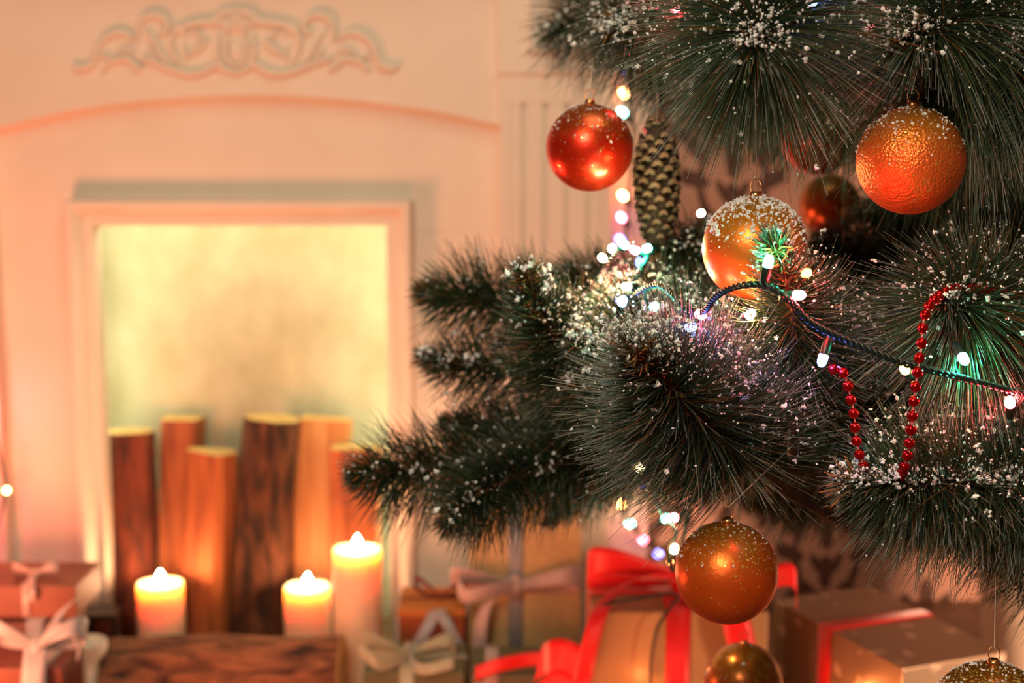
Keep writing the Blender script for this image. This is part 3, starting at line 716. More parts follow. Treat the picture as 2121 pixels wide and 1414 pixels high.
GREENS = np.array([1.35, 1.02, 0.78])*np.array([[0.016, 0.046, 0.026], [0.026, 0.062, 0.026], [0.012, 0.038, 0.030], [0.045, 0.070, 0.028], [0.020, 0.055, 0.045]])
BROWN = np.array([0.34, 0.13, 0.035])
def branch(pts, L, n, wd=0.36, snow=300, clump=0, frost=0.3, droop=0.12, ang=62, full=0.06, brown=130, dark=1.0, span=0.34, back=0.0, limb=True, bend=0.10, part=0.0, front_of=()):
    tip3 = [at(*p) for p in pts]
    P0 = catmull(tip3, 60)
    # limb back to the trunk
    b0 = Vector(P0[0]); tr = Vector((TR.x, TR.y, min(1.7, max(0.45, b0.z+0.03))))
    if limb:
        mid = b0.lerp(tr, 0.5)+Vector((0, 0, 0.0))
        PL = catmull([tr, mid, b0], 16)
        Pall = np.vstack([PL[:-1], P0])
    else: Pall = P0
    nP = len(Pall)
    R = np.interp(np.arange(nP), [0, nP-1], [0.0055, 0.0013])
    Vs, Fs = tube_arr(Pall, R, 7)
    cs = Vector(P0[-1])
    br = mesh_np('branch', Vs, Fs, M_trunk, tree)
    # needles
    seg = np.linalg.norm(np.diff(P0, axis=0), axis=1); S = np.concatenate([[0], np.cumsum(seg)]); tot = S[-1]
    T, A, B = frames(P0)
    use = min(span, tot)
    def samp(m, bias=1.0):
        d = use*rng.random(m)**bias            # distance back from the tip
        s = tot-d
        p = np.stack([np.interp(s, S, P0[:, k]) for k in range(3)], 1)
        tt = np.stack([np.interp(s, S, T[:, k]) for k in range(3)], 1)
        aa = np.stack([np.interp(s, S, A[:, k]) for k in range(3)], 1)
        bb = np.stack([np.interp(s, S, B[:, k]) for k in range(3)], 1)
        return d, p, tt, aa, bb
    d, p, tt, aa, bb = samp(n, 1.15)
    phi = rng.random(n)*2*PI
    r = np.cos(phi)[:, None]*aa+np.sin(phi)[:, None]*bb
    f = np.clip(d/full, 0, 1); f = f*f*(3-2*f)
    ln = L*(0.30+0.70*f)*(0.78+0.34*rng.random(n))
    a = np.radians(30+(ang-30)*f+rng.normal(0, 9, n))
    dr = r*np.sin(a)[:, None]+tt*np.cos(a)[:, None]+rng.normal(0, 0.06, (n, 3))
    g = np.array([0, 0, -1.0])
    bv = tt*(bend*rng.random(n)[:, None])+g*(droop*(0.4+0.9*rng.random(n))[:, None])+rng.normal(0, 0.05, (n, 3))+np.array([-0.2, -0.8, 0])*back
    us = np.array([0, 0.34, 0.68, 1.0]); 
    Q = p[:, None, :]+dr[:, None, :]*(ln[:, None, None]*us[None, :, None])+bv[:, None, :]*(ln[:, None, None]*(us**2)[None, :, None])
    # cull needles that would run through ornaments
    keep = np.ones(n, bool); flat = Q[:, 1:, :]
    for ci_, (ca_, cb_, cr) in enumerate(CLEAR):
        if ci_ in front_of: continue
        ab = cb_-ca_; tt_ = np.clip(((flat-ca_)@ab)/(ab@ab), 0, 1)
        dist = np.linalg.norm(flat-(ca_+tt_[..., None]*ab), axis=-1)
        keep &= ~(dist < cr).any(1)
    for c, rr in BC:
        keep &= ~(np.linalg.norm(flat-np.array(c), axis=-1) < rr+0.001).any(1)
    if part:   # swept aside along the front of the stem
        tc_ = np.array(CAM)-p; tc_ /= np.linalg.norm(tc_, axis=1)[:, None]
        pr_c = tc_-tt*np.sum(tc_*tt, 1)[:, None]; pr_c /= np.linalg.norm(pr_c, axis=1)[:, None]+1e-9
        keep &= rng.random(n) > part*np.clip(np.sum(r*pr_c, 1), 0, 1)**1.5
    Q = Q[keep]; d = d[keep]; r = r[keep]; m = len(Q)
    def needle_mesh(Q, wm, tint, tipc, prof=(1, 1, 0.85, 0.3)):
        m, kk = Q.shape[:2]
        D = Q[:, -1]-Q[:, 0]; D /= np.linalg.norm(D, axis=1)[:, None]+1e-9
        ref = rng.normal(size=(m, 3)); n1 = np.cross(D, ref); n1 /= np.linalg.norm(n1, axis=1)[:, None]+1e-9; n2 = np.cross(D, n1)
        th = np.array([0, 2*PI/3, 4*PI/3])
        off = np.cos(th)[None, :, None]*n1[:, None, :]+np.sin(th)[None, :, None]*n2[:, None, :]
        pr = np.array(prof)
        V = Q[:, :, None, :]+off[:, None, :, :]*(wm[:, None, None, None]*pr[None, :, None, None])
        V = V.reshape(-1, 3)
        base = (np.arange(m)*kk*3)[:, None, None]; i = (np.arange(kk-1)*3)[None, :, None]; j = np.arange(3)[None, None, :]; jn = (j+1) % 3
        Fq = np.stack(np.broadcast_arrays(base+i+j, base+i+jn, base+i+3+jn, base+i+3+j), -1).reshape(-1, 4)
        cc = tint[:, None, :]*np.ones((1, kk, 1)); u = np.array([0, 0, 0.04, 1.0])[None, :, None]
        cc = cc*(1-u)+tipc[:, None, :]*u
        return V, Fq, np.repeat(cc.reshape(-1, 3), 3, axis=0)
    tint = GREENS[rng.integers(0, len(GREENS), m)]*(0.5+0.8*rng.random((m, 1)))*dark  # dark scales needle colour, painting shade into the inner branches
    br_m = rng.random(m) < 0.07; tint[br_m] = BROWN*0.5
    fm = (rng.random(m) < frost)[:, None]
    tipc = np.where(fm, np.array([[0.34, 0.36, 0.33]]), tint*1.3)
    V1, F1, C1 = needle_mesh(Q, wd*0.001*(0.75+0.5*rng.random(m)), tint, tipc)
    # brown papery scales close to the stem and at the tip
    nb = brown
    d2, p2, t2, a2, b2 = samp(nb, 2.0); ph = rng.random(nb)*2*PI; r2 = np.cos(ph)[:, None]*a2+np.sin(ph)[:, None]*b2
    aa2 = np.radians(20+40*rng.random(nb)); D2 = r2*np.sin(aa2)[:, None]+t2*np.cos(aa2)[:, None]
    l2 = (0.007+0.009*rng.random(nb))*(1+0.5*(d2 < 0.02))
    Q2 = p2[:, None, :]+D2[:, None, :]*(l2[:, None, None]*us[None, :, None])+rng.normal(0, 0.08, (nb, 1, 3))*l2[:, None, None]*(us**2)[None, :, None]
    V2, F2, C2 = needle_mesh(Q2, 0.0009*(0.7+0.6*rng.random(nb)), BROWN*(0.4+0.9*rng.random((nb, 1))), BROWN*(0.6+0.9*rng.random((nb, 1))))
    mesh_np('needles', V1, F1, M_needle, br, cols=C1, kind='stuff')
    mesh_np('bud_scales', V2, F2, M_needle, br, cols=C2, kind='stuff')
    # snow
    Pn, Rn = [], []
    snow = int(snow*1.45)
    if snow:
        up_w = np.clip(0.45+r[:, 2], 0.08, None); up_w /= up_w.sum()
        idx = rng.choice(m, snow, p=up_w); u = 0.18+0.82*rng.random(snow)**0.65
        q = Q[idx]; pos = q[:, 0]*((1-u)**2)[:, None]+q[:, -1]*(u*u)[:, None]+((q[:, 1]+q[:, 2])*0.5)*(2*u*(1-u))[:, None]
        Pn.append(pos+rng.normal(0, 0.0004, pos.shape)); Rn.append(0.0005+0.0012*rng.random(snow)**2.4)
        k = snow//14                     # small flakes stuck as clusters
        cen = pos[:k]; 
        for _ in range(4): Pn.append(cen+rng.normal(0, 0.0009, cen.shape)); Rn.append(0.0009+0.0014*rng.random(k))
    if clump:
        dd, pp, t3, a3, b3 = samp(clump, 1.0)
        side = rng.normal(0, 0.010, (clump, 3)); side[:, 2] = np.abs(side[:, 2])*0.7+0.003
        Pn.append(pp+side); Rn.append(0.0009+0.0020*rng.random(clump)**1.3)
    if Pn:
        V3, F3 = blobs_arr(np.vstack(Pn), np.concatenate(Rn)*(0.8+0.35*(pts[-1][2] > 1.15)))
        mesh_np('snow', V3, F3, M_snow, br, smooth=False, kind='stuff')
    return br

BR = [
 # upper tiers
 dict(pts=[(1480, -70, 1.82), (1300, 10, 1.76), (1150, 60, 1.70)], L=.085, n=1500, wd=.5, snow=260, droop=.25, frost=.4, dark=1.2),
 dict(pts=[(1560, -100, 1.48), (1400, -5, 1.40), (1275, 55, 1.33)], L=.080, n=1900, wd=.42, snow=1100, clump=90, droop=.3, frost=.4),
 dict(pts=[(1560, 30, 1.55), (1440, 100, 1.47), (1330, 130, 1.42)], L=.075, n=1700, wd=.42, snow=700, droop=.35, frost=.8),
 dict(pts=[(1640, -190, 1.35), (1610, -30, 1.17), (1562, 85, 1.00)], L=.102, n=3600, wd=.34, snow=2600, clump=6, ang=74, droop=.16, full=.045, frost=.35, span=.26),
 dict(pts=[(1700, 40, 1.5), (1570, 130, 1.38), (1470, 180, 1.30)], L=.070, n=2300, wd=.40, snow=900, droop=.2, frost=.9),
 dict(pts=[(2300, -80, 1.30), (2090, 10, 1.14), (1900, 74, 1.03)], L=.115, n=3500, wd=.36, snow=1500, clump=80, droop=.28, frost=.5, ang=66, full=.05, brown=320),
 dict(pts=[(2260, 90, 1.35), (2100, 150, 1.25), (1905, 212, 1.14)], L=.095, n=2300, wd=.38, snow=600, clump=40, droop=.2, frost=.5, brown=240),
 dict(pts=[(2050, -170, 1.40), (1870, -60, 1.27), (1705, 25, 1.17)], L=.090, n=2400, wd=.38, snow=1800, clump=90, droop=.15, frost=.5),
 dict(pts=[(1840, 0, 1.45), (1780, 90, 1.35), (1720, 170, 1.26)], L=.100, n=2300, wd=.38, snow=1100, droop=.28, frost=.5, ang=68),
 dict(pts=[(2300, 240, 1.52), (2020, 290, 1.42), (1800, 300, 1.38)], L=.075, n=1900, wd=.45, snow=400, droop=.35, frost=.5),
 dict(pts=[(2320, 60, 1.15), (2230, 90, 1.10), (2130, 100, 1.05)], L=.090, n=1500, wd=.36, snow=900, clump=60, droop=.15, frost=.5),
 dict(pts=[(1850, 120, 1.95), (1640, 190, 1.85), (1450, 240, 1.78)], L=.075, n=1500, wd=.6, snow=60, dark=.8, droop=.1),
 dict(pts=[(1900, 200, 1.75), (1720, 250, 1.68), (1580, 260, 1.62)], L=.065, n=1300, wd=.6, snow=60, dark=.8, droop=.1),
 # middle left
 dict(pts=[(1400, 700, 1.52), (1120, 640, 1.50), (885, 606, 1.47)], L=.070, n=2300, wd=.46, snow=80, frost=.2, droop=.05, dark=1.1),
 dict(pts=[(1400, 800, 1.52), (1120, 780, 1.48), (882, 742, 1.45)], L=.058, n=1800, wd=.46, snow=420, clump=150, frost=.3, droop=.05, dark=1.1),
 dict(pts=[(1360, 860, 1.34), (1190, 745, 1.27), (1125, 660, 1.23), (1092, 578, 1.20)], L=.078, n=2500, wd=.40, snow=500, clump=170, frost=.2, part=.8, droop=.02, ang=62, full=.15, bend=.25, brown=320, span=.22),
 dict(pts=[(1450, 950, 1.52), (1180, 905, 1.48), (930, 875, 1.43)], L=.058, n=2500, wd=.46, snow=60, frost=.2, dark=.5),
 dict(pts=[(1300, 900, 1.45), (1020, 950, 1.40), (860, 972, 1.36), (742, 985, 1.33)], L=.066, n=2600, wd=.42, snow=110, clump=40, frost=.3, span=.30),
 dict(pts=[(1350, 930, 1.40), (1120, 975, 1.35), (1000, 1020, 1.31), (935, 1078, 1.27)], L=.062, n=2300, wd=.42, snow=120, clump=70, frost=.3, span=.24),
 dict(pts=[(1400, 975, 1.45), (1270, 990, 1.42), (1190, 1020, 1.40), (1145, 1072, 1.38)], L=.040, n=1300, wd=.44, snow=120, frost=.3),
 dict(pts=[(1560, 650, 1.52), (1330, 610, 1.47), (1140, 570, 1.43)], L=.055, n=2000, wd=.46, snow=260, frost=.2),
 dict(pts=[(1560, 790, 1.42), (1400, 680, 1.34), (1262, 600, 1.28)], L=.065, n=2000, wd=.40, snow=1100, clump=260, frost=.3),
 dict(pts=[(1560, 720, 1.33), (1380, 690, 1.26), (1215, 700, 1.20)], L=.075, n=2300, wd=.36, snow=1000, clump=60, frost=.3, droop=.25),
 dict(pts=[(1640, 560, 1.55), (1500, 520, 1.44), (1365, 515, 1.37)], L=.045, n=1700, wd=.44, snow=350, clump=60, frost=.3),
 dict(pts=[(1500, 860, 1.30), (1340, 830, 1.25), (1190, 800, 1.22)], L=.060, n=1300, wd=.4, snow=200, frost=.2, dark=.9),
 # hero branches
 dict(pts=[(1760, 1090, 1.26), (1600, 1000, 1.17), (1460, 880, 1.07), (1380, 790, 1.02), (1320, 730, 0.99)], L=.092, n=4200, wd=.33, snow=2600, clump=30, frost=.75, part=.85, droop=.02, ang=66, full=.105, span=.22, brown=520, bend=.18),
 dict(pts=[(1640, 940, 1.22), (1648, 770, 1.13), (1640, 640, 1.05), (1608, 515, 1.00)], L=.078, n=2700, wd=.33, snow=1000, frost=.4, part=.8, front_of=(2,), droop=.05, ang=62, full=.16, span=.24, brown=340, bend=.15),
 dict(pts=[(2330, 780, 1.30), (2140, 700, 1.16), (2040, 655, 1.08), (1958, 627, 1.02)], L=.090, n=3400, wd=.34, snow=900, clump=120, frost=.4, droop=.22, ang=66, full=.05, span=.22),
 dict(pts=[(2150, 930, 1.38), (1930, 870, 1.27), (1740, 830, 1.20)], L=.090, n=2600, wd=.38, snow=900, frost=.5, droop=.12, span=.3),
 dict(pts=[(1960, 850, 1.40), (1820, 770, 1.28), (1720, 690, 1.19)], L=.070, n=1900, wd=.36, snow=500, frost=.5),
 dict(pts=[(2450, 1050, 1.12), (2200, 1012, 1.05), (1960, 1002, 1.02), (1768, 1004, 1.00)], L=.072, n=4600, wd=.33, snow=1500, clump=1500, frost=.5, droop=.12, ang=72, span=.42, full=.07, brown=420),
 dict(pts=[(2400, 930, 1.22), (2200, 915, 1.13), (2050, 890, 1.07)], L=.065, n=2000, wd=.35, snow=1200, clump=160, frost=.5),
 dict(pts=[(2400, 1200, 1.25), (2230, 1170, 1.18), (2100, 1130, 1.13)], L=.065, n=1800, wd=.4, snow=300, frost=.3),
 dict(pts=[(2300, 1080, 1.15), (2120, 1090, 1.10), (1980, 1080, 1.06)], L=.050, n=1500, wd=.36, snow=500, frost=.5, droop=.3),
 # underside and interior: needle colour darkened to paint in the tree's shade
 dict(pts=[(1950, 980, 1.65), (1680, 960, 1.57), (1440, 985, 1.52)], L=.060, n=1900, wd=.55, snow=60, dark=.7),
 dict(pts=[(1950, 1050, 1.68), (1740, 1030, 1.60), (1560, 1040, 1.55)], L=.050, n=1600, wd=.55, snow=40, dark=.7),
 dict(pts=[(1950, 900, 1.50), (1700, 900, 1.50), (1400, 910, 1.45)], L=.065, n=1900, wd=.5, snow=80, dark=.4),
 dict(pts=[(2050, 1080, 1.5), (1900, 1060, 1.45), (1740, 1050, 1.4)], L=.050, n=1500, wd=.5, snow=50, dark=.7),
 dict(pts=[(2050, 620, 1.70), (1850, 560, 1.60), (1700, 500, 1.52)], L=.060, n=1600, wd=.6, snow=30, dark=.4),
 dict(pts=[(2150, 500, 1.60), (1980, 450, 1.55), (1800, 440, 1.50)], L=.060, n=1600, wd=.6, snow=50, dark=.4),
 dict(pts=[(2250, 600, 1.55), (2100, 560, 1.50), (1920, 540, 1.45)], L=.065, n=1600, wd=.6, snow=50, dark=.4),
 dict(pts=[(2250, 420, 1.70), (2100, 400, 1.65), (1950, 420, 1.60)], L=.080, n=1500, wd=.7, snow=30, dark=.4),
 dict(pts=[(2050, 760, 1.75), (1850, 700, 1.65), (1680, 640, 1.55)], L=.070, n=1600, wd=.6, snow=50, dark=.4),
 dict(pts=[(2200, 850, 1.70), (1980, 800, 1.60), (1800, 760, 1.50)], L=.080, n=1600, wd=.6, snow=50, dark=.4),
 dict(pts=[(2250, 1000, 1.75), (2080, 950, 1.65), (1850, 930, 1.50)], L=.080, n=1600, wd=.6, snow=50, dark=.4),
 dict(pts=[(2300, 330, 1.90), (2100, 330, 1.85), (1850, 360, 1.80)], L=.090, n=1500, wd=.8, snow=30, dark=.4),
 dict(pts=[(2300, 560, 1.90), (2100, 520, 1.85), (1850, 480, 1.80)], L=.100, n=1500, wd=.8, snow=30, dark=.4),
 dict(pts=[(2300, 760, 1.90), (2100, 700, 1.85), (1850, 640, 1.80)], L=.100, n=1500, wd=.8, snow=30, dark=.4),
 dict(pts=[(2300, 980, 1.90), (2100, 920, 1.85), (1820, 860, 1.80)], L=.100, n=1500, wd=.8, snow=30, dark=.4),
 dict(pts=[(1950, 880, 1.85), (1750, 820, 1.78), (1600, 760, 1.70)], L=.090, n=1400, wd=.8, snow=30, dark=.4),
]
for b in BR: branch(**b)

# ------------------------------------------------------------------ baubles
def bauble(i, label, mat, snow=0, top=None, ring=True, spread=0.9, snow_r=0.0011):
    c, r = BC[i]
    t = thing('bauble', label, 'bauble', c, 'gold and copper baubles hanging on the tree')
    bm = bmesh.new(); bmesh.ops.create_uvsphere(bm, u_segments=72, v_segments=48, radius=r)
    for v in bm.verts: v.co += Vector(c)
    bm_obj('ball', bm, mat, t, True)
    # neck cap and wire ring
    cz = c.z+r
    V, Fc = lathe_arr([(0.0003, 0.004), (0.0035, 0.004), (0.0045, 0.0025), (0.005, -0.001), (0.0003, -0.002)], (c.x, c.y, cz), 20); cap = mesh_np('cap', V, Fc, M_goldwire, t)
    a = np.linspace(0, 2*PI, 26); P = np.stack([c.x+0.0042*np.cos(a), c.y+0.0012*np.sin(a), cz+0.0078+0.0052*np.sin(a)], 1)
    V, Fc = tube_arr(P, 0.00045, 6); mesh_np('ring', V, Fc, M_goldwire, cap)
    rt = Vector((c.x, c.y, cz+0.012))
    for e in (top or []):
        V, Fc = tube_arr(catmull([rt, at(*e)], 8), 0.00032, 5); mesh_np('thread', V, Fc, M_thread, t)
    if snow:
        v = rng.normal(size=(snow*4, 3)); v /= np.linalg.norm(v, axis=1)[:, None]
        w8 = np.clip((v[:, 2]-(-0.25))*spread, 0, 1)**2.2*np.clip(1.0-0.35*v[:, 0], .3, 1.4)
        v = v[rng.random(len(v)) < w8]
        Rn = 0.00035+snow_r*rng.random(len(v))**2.5
        V, Fc = blobs_arr(np.array(c)+v*(r+0.0002), Rn); mesh_np('snow', V, Fc, M_snow, t, smooth=False, kind='stuff')
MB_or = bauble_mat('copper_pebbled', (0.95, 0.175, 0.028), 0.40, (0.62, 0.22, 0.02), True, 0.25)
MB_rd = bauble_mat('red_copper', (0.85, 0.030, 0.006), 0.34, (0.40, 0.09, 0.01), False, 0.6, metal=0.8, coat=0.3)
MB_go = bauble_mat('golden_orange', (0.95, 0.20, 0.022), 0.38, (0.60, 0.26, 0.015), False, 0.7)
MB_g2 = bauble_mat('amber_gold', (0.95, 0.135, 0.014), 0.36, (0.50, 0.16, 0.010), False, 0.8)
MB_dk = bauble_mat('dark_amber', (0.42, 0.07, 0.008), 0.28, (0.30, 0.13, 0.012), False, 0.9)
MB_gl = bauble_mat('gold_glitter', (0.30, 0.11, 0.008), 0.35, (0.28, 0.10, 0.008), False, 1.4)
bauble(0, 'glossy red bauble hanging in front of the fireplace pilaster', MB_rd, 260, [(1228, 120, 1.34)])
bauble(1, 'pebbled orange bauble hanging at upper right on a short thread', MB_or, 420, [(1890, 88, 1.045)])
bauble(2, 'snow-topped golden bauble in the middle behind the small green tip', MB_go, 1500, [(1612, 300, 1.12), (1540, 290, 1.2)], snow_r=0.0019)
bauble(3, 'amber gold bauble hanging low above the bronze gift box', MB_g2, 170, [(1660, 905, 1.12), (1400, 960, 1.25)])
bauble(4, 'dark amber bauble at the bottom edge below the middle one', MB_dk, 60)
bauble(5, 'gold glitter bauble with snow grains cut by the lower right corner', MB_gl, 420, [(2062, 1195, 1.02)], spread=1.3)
bauble(6, 'red orange bauble half hidden under the upper branch', MB_rd, 80, [(1700, 150, 1.47)])
bauble(7, 'dim orange bauble deep inside the tree behind the branches', MB_dk, 0, [(1712, 300, 1.85)])

# ------------------------------------------------------------------ pine cone
def pinecone():
    top = at(1360, 262, 1.36); bot = at(1362, 512, 1.36)
    Lc = (top-bot).length; t = thing('pine_cone', 'long dark pine cone with pale-tipped scales hanging beside the red bauble', 'pine cone', bot)
    ax = (top-bot).normalized()
    V, Fc = tube_arr(catmull([bot, bot.lerp(top, .3), bot.lerp(top, .7), top], 16), [0.006+0.010*math.sin(PI*(0.12+0.8*i/15)) for i in range(16)], 12); mesh_np('core', V, Fc, M_conecore, t)
    # scale: thin spoon, local x outward, z along the cone towards the bottom
    nx, ny = 7, 6; vv, cc = [], []
    for side in (1, -1):
        for i in range(nx):
            u = i/(nx-1); hw = 0.0020+0.0036*math.sin(min(1, u*1.25)*PI*0.5) if u < 0.8 else 0.0056*math.sqrt(max(0, 1-((u-0.8)/0.21)**2))+0.0004
            for j in range(ny):
                s = -1+2*j/(ny-1)
                vv.append((0.006+0.0135*u, s*hw, 0.0020*u*u+0.0016*(1-s*s)*u+(0.0006+0.0014*(u > 0.7))*side))
                k = max(0, min(1, (u-0.84)/0.12)); cc.append(tuple(np.array([0.030, 0.015, 0.009])*(1-k)+np.array([0.27, 0.165, 0.085])*k))
    Fq = []
    for sd in (0, 1):
        o = sd*nx*ny
        for i in range(nx-1):
            for j in range(ny-1):
                q = (o+i*ny+j, o+(i+1)*ny+j, o+(i+1)*ny+j+1, o+i*ny+j+1); Fq.append(q if sd == 0 else q[::-1])
    ed = [i*ny for i in range(nx)]+[(nx-1)*ny+j for j in range(1, ny)]+[i*ny+ny-1 for i in range(nx-2, -1, -1)]
    for a, b in zip(ed, ed[1:]): Fq.append((a, nx*ny+a, nx*ny+b, b))
    o0 = mesh_np('scale', np.array(vv), np.array(Fq), M_conescale, None, cols=np.array(cc)); me = o0.data
    bpy.data.objects.remove(o0)
    N = 112; q0 = Vector((0, 0, 1)).rotation_difference(ax)
    for i in range(N):
        u = (i+0.5)/N; th = i*2.39996
        rr = math.sin(PI*(0.10+0.84*u))**0.6
        s = Vector((1, 1, 1))*(0.55+0.62*rr)
        M = Matrix.Translation(ax*(Lc*u*0.96+0.003)) @ q0.to_matrix().to_4x4() @ Matrix.Rotation(th, 4, 'Z') @ Matrix.Rotation(math.radians(-14 if u < .9 else -45), 4, 'Y') @ Matrix.Diagonal((s.x*(0.85+0.2*rr), s.y, s.z, 1))
        o = link('scale', me, None, t); o.matrix_local = M
    V, Fc = tube_arr(catmull([top, at(1362, 180, 1.38)], 6), 0.0004, 5); mesh_np('thread', V, Fc, M_thread, t)
pinecone()

# ------------------------------------------------------------------ bead garland
def garland():
    t = thing('bead_garland', 'shiny red bead garland hanging in loops at the right of the tree', 'garland', at(1890, 800, 0.99))
    bm = bmesh.new(); bmesh.ops.create_uvsphere(bm, u_segments=20, v_segments=14, radius=0.0040)
    me = bpy.data.meshes.new('bead'); bm.to_mesh(me); bm.free(); me.polygons.foreach_set('use_smooth', [True]*len(me.polygons)); me.materials.append(M_bead)
    link_ = [(1790, 970, 1.005), (1800, 1010, 1.05), (1830, 1015, 1.05), (1860, 1000, 1.02), (1870, 975, 0.985)]
    P = catmull([at(*p) for p in BEAD_A]+[at(*p) for p in link_[1:]]+[at(*p) for p in BEAD_B[::-1][1:]], 900)
    V, Fc = tube_arr(P[::3], 0.0007, 6); mesh_np('cord', V, Fc, M_beadcord, t)
    S = np.concatenate([[0], np.cumsum(np.linalg.norm(np.diff(P, axis=0), axis=1))])
    for s in np.arange(0.004, S[-1], 0.0102):
        p = Vector([np.interp(s, S, P[:, k]) for k in range(3)])
        o = link('bead', me, None, t); o.location = p-t.location
garland()

# ------------------------------------------------------------------ light strings
COLS = {'yellow': ((1.0, 0.58, 0.18), 280), 'teal': ((0.03, 1.0, 0.55), 450), 'red': ((1.0, 0.035, 0.05), 850), 'blue': ((0.09, 0.17, 1.0), 160), 'pink': ((1.0, 0.07, 0.16), 150),
        'dimblue': ((0.10, 0.16, 1.0), 8), 'dimred': ((1.0, 0.01, 0.05), 2.0), 'dimyellow': ((1.0, 0.6, 0.12), 12), 'orange': ((1.0, 0.30, 0.07), 230),
        'softblue': ((0.25, 0.25, 1.0), 16), 'softteal': ((0.3, 1.0, 0.8), 18), 'softorange': ((1.0, 0.27, 0.07), 105), 'softpink': ((1.0, 0.09, 0.13), 48)}
BM = {k: emit('bulb_'+k, c, s) for k, (c, s) in COLS.items()}
bulb_meshes = {}
def bulb_mesh(k):
    if k not in bulb_meshes:
        r = 0.0034
        V, Fc = lathe_arr([(0.0002, 0.0095), (r*0.5, 0.0090), (r*0.87, 0.0072), (r, 0.0050), (r, 0.0012), (r*0.9, 0.0)], k=16)
        o = mesh_np('bulb', V, Fc, BM[k]); bulb_meshes[k] = o.data; bpy.data.objects.remove(o)
        if 'socket' not in bulb_meshes:
            V, Fc = lathe_arr([(0.0032, 0.0012), (0.0036, -0.001), (0.0036, -0.006), (0.0026, -0.013), (0.0012, -0.015), (0.0002, -0.015)], k=14)
            o = mesh_np('socket', V, Fc, M_socket); bulb_meshes['socket'] = o.data; bpy.data.objects.remove(o)
    return bulb_meshes[k]
def put_bulb(t, px, py, Y, k, aim=None, scale=1.0):
    me = bulb_mesh(k); p = at(px, py, Y)
    d = Vector(aim) if aim else Vector((random.uniform(-.6, .6), -0.6, random.uniform(-.2, .9)))
    q = Vector((0, 0, 1)).rotation_difference(d.normalized())
    o = link('bulb', me, None, t); o.location = p-d.normalized()*0.005*scale-woff(t); o.rotation_mode = 'QUATERNION'; o.rotation_quaternion = q; o.scale = (scale,)*3
    link('socket', bulb_meshes['socket'], None, o)
    return p-d.normalized()*0.018
def twisted(P, r=0.0012, rt=0.00075, turns=90, n=None):
    P = np.asarray(P, float); T, A, B = frames(P); S = np.concatenate([[0], np.cumsum(np.linalg.norm(np.diff(P, axis=0), axis=1))])
    parts = []
    for k in range(3):
        a = S*turns*2*PI+k*2*PI/3
        parts.append(tube_arr(P+A*(r*np.cos(a))[:, None]+B*(r*np.sin(a))[:, None], rt, 6))
    return merge(parts)
# string wound through the tree
ts = thing('tree_light_string', 'green twisted cable of multicoloured fairy lights wound through the tree branches', 'string lights', at(1600, 650, 1.0))
path = [(1190, 620, 1.30), (1249, 548, 1.25), (1290, 515, 1.27), (1338, 530, 1.26), (1320, 570, 1.22), (1300, 610, 1.20), (1365, 590, 1.15), (1410, 625, 1.10), (1452, 648, 1.06), (1485, 612, 1.02), (1530, 592, 0.995), (1590, 592, 0.985), (1635, 622, 0.98), (1680, 668, 0.98), (1760, 707, 0.98), (1860, 748, 0.975), (1960, 775, 0.975), (2060, 800, 0.98), (2180, 830, 0.99)]
P = catmull([at(*p) for p in path], 1500)
V, Fc = twisted(P, 0.0017, 0.00105, 70); mesh_np('cable', V, Fc, M_wire, ts)
tree_bulbs = [(1451, 442, 1.20, 'yellow'), (1249, 535, 1.22, 'yellow'), (1268, 513, 1.23, 'yellow'), (1291, 505, 1.25, 'teal'), (1313, 517, 1.25, 'red'), (1338, 515, 1.25, 'teal'),
              (1324, 541, 1.24, 'dimblue'), (1296, 593, 1.18, 'yellow'), (1290, 622, 1.17, 'blue'), (1356, 634, 1.15, 'teal'), (1453, 652, 1.06, 'red'), (1433, 677, 1.05, 'blue'),
              (1592, 540, 0.985, 'teal'), (1668, 566, 1.02, 'dimyellow'), (1657, 611, 0.985, 'red'), (1703, 747, 0.995, 'blue'), (1997, 745, 0.985, 'teal'), (2092, 831, 0.985, 'red'),
              (1873, 763, 0.99, 'dimyellow'), (1683, 5, 1.10, 'blue'), (1400, 20, 1.36, 'red'), (1800, 60, 1.20, 'red'), (1556, 650, 1.045, 'yellow')]
feeds = []
for px2, py2, Y2, k in tree_bulbs:
    aim = None
    if (px2, py2) == (1592, 540): aim = (0.15, -0.2, 1)
    if (px2, py2) == (1703, 747): aim = (-0.35, -0.3, -1)
    if (px2, py2) == (1657, 611): aim = (0.5, -0.7, 0.1)
    if (px2, py2) == (1997, 745): aim = (0.1, -0.8, -0.5)
    e = put_bulb(ts, px2, py2, Y2, k, aim); feeds.append(e)
for e in feeds:   # short feed wires back to the cable
    j = int(np.argmin(np.linalg.norm(P-np.array(e), axis=1))); q = Vector(P[j])
    if (q-e).length < 0.055:
        m_ = e.lerp(q, .5)+Vector((0, 0.006, -0.004)); V, Fc = tube_arr(catmull([e, m_, q], 10), 0.0009, 6); mesh_np('feed_wire', V, Fc, M_wire, ts)
    else:
        V, Fc = tube_arr(catmull([e, e+Vector((0.004, 0.03, -0.01)), e+Vector((0.01, 0.07, -0.03))], 10), 0.0009, 6); mesh_np('feed_wire', V, Fc, M_wire, ts)
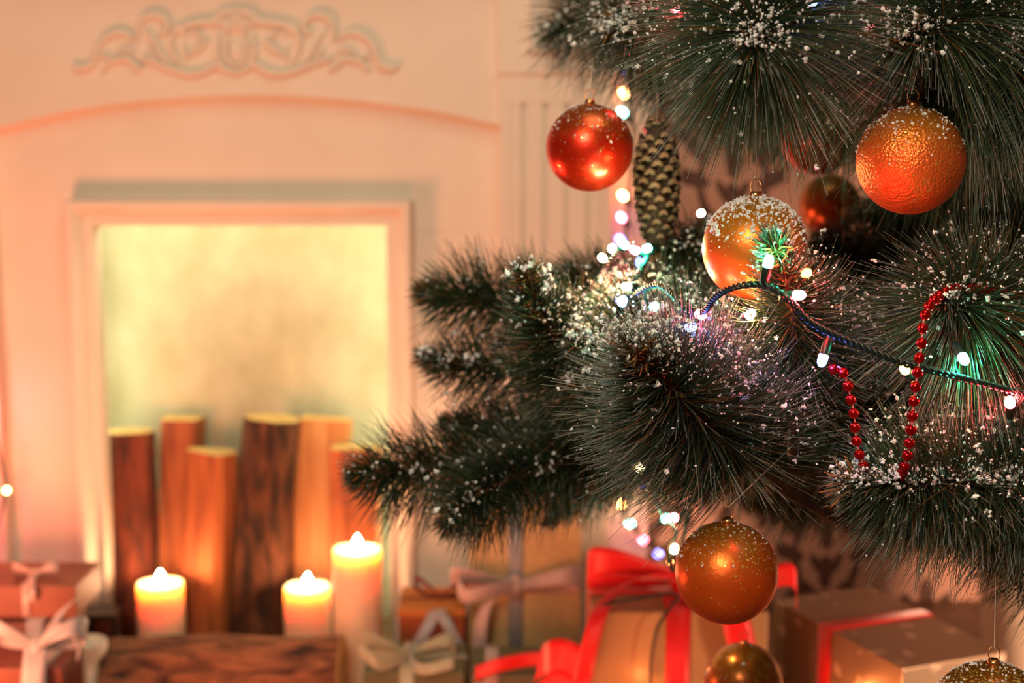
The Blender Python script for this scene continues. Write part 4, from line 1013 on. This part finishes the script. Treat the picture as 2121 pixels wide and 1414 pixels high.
# string hanging beside the fireplace
tw = thing('hanging_light_string', 'string of small coloured lights hanging down beside the fireplace pilaster', 'string lights', at(1305, 700, 2.42))
wall_path = [(1312, -60, 2.43), (1308, 90, 2.42), (1302, 190, 2.41), (1312, 260, 2.41), (1310, 330, 2.42), (1300, 420, 2.42), (1296, 520, 2.42), (1300, 700, 2.42), (1290, 850, 2.42), (1278, 950, 2.42), (1300, 1010, 2.40), (1288, 1050, 2.41), (1310, 1090, 2.40), (1335, 1120, 2.38), (1365, 1150, 2.36), (1395, 1180, 2.35)]
V, Fc = twisted(catmull([at(*p) for p in wall_path], 900), 0.0019, 0.0011, 55); mesh_np('cable', V, Fc, M_wire, tw)
for px2, py2, k in ((1300, 150, 'dimblue'), (1291, 191, 'softorange'), (1288, 231, 'softteal'), (1289, 404, 'softorange'), (1286, 449, 'softpink'), (1283, 495, 'softblue'), (1290, 560, 'softpink'), (1276, 940, 'dimred'),
                    (1285, 1043, 'softorange'), (1304, 1083, 'softteal'), (1331, 1117, 'softpink'), (1362, 1146, 'softblue'), (1332, 1001, 'dimblue'), (1341, 268, 'dimred'), (1300, 110, 'softpink'), (1394, 1165, 'softorange')):
    put_bulb(tw, px2, py2, 2.44, k, (-0.3, -0.4, 0.3), 1.7)
# loose strand under the tree
tl = thing('low_light_string', 'short loop of lit bulbs dangling under the tree left of the low bauble', 'string lights', at(1380, 1050, 1.42))
V, Fc = twisted(catmull([at(1300, 900, 1.45), at(1320, 965, 1.42), at(1350, 1010, 1.42), at(1368, 1060, 1.42), at(1400, 1100, 1.41), at(1385, 1140, 1.41), at(1400, 1175, 1.42), at(1440, 1000, 1.48)], 500), 0.0013, 0.0008, 70); mesh_np('cable', V, Fc, M_wire, tl)
for px2, py2, k in ((1323, 967, 'yellow'), (1273, 964, 'dimred'), (1380, 1072, 'teal'), (1396, 1070, 'red'), (1397, 1135, 'yellow')):
    put_bulb(tl, px2, py2, 1.41, k)
# string at the left edge of the hearth
te = thing('left_light_string', 'light string running down the left edge of the fireplace', 'string lights', at(-10, 1015, 2.38))
V, Fc = twisted(catmull([at(-40, 700, 2.38), at(-10, 900, 2.38), at(8, 1015, 2.38), at(-20, 1150, 2.38)], 300), 0.0019, 0.0011, 55); mesh_np('cable', V, Fc, M_wire, te)
put_bulb(te, 14, 1015, 2.38, 'softorange', (0.3, -0.6, 0.2), 1.4); put_bulb(te, -40, 1110, 2.36, 'pink', None, 1.6); put_bulb(te, -35, 860, 2.38, 'red', None, 1.6)

# string lying on the floor before the boxes, mostly below the picture edge
tf = thing('floor_light_string', 'string of warm lights lying in front of the boxed gifts at the bottom edge', 'string lights', at(1450, 1450, 1.66))
V, Fc = twisted(catmull([at(1180, 1490, 1.74), at(1330, 1465, 1.76), at(1480, 1470, 1.75), at(1640, 1462, 1.78), at(1700, 1462, 1.78), at(1810, 1470, 1.68)], 300), 0.0019, 0.0011, 55); mesh_np('cable', V, Fc, M_wire, tf)
put_bulb(tf, 1335, 1436, 1.765, 'softorange', (0, -.3, 1), 1.2); put_bulb(tf, 1690, 1436, 1.79, 'softorange', (0, -.3, 1), 1.2); put_bulb(tf, 1790, 1440, 1.70, 'softorange', (0, -.3, 1), 1.2)
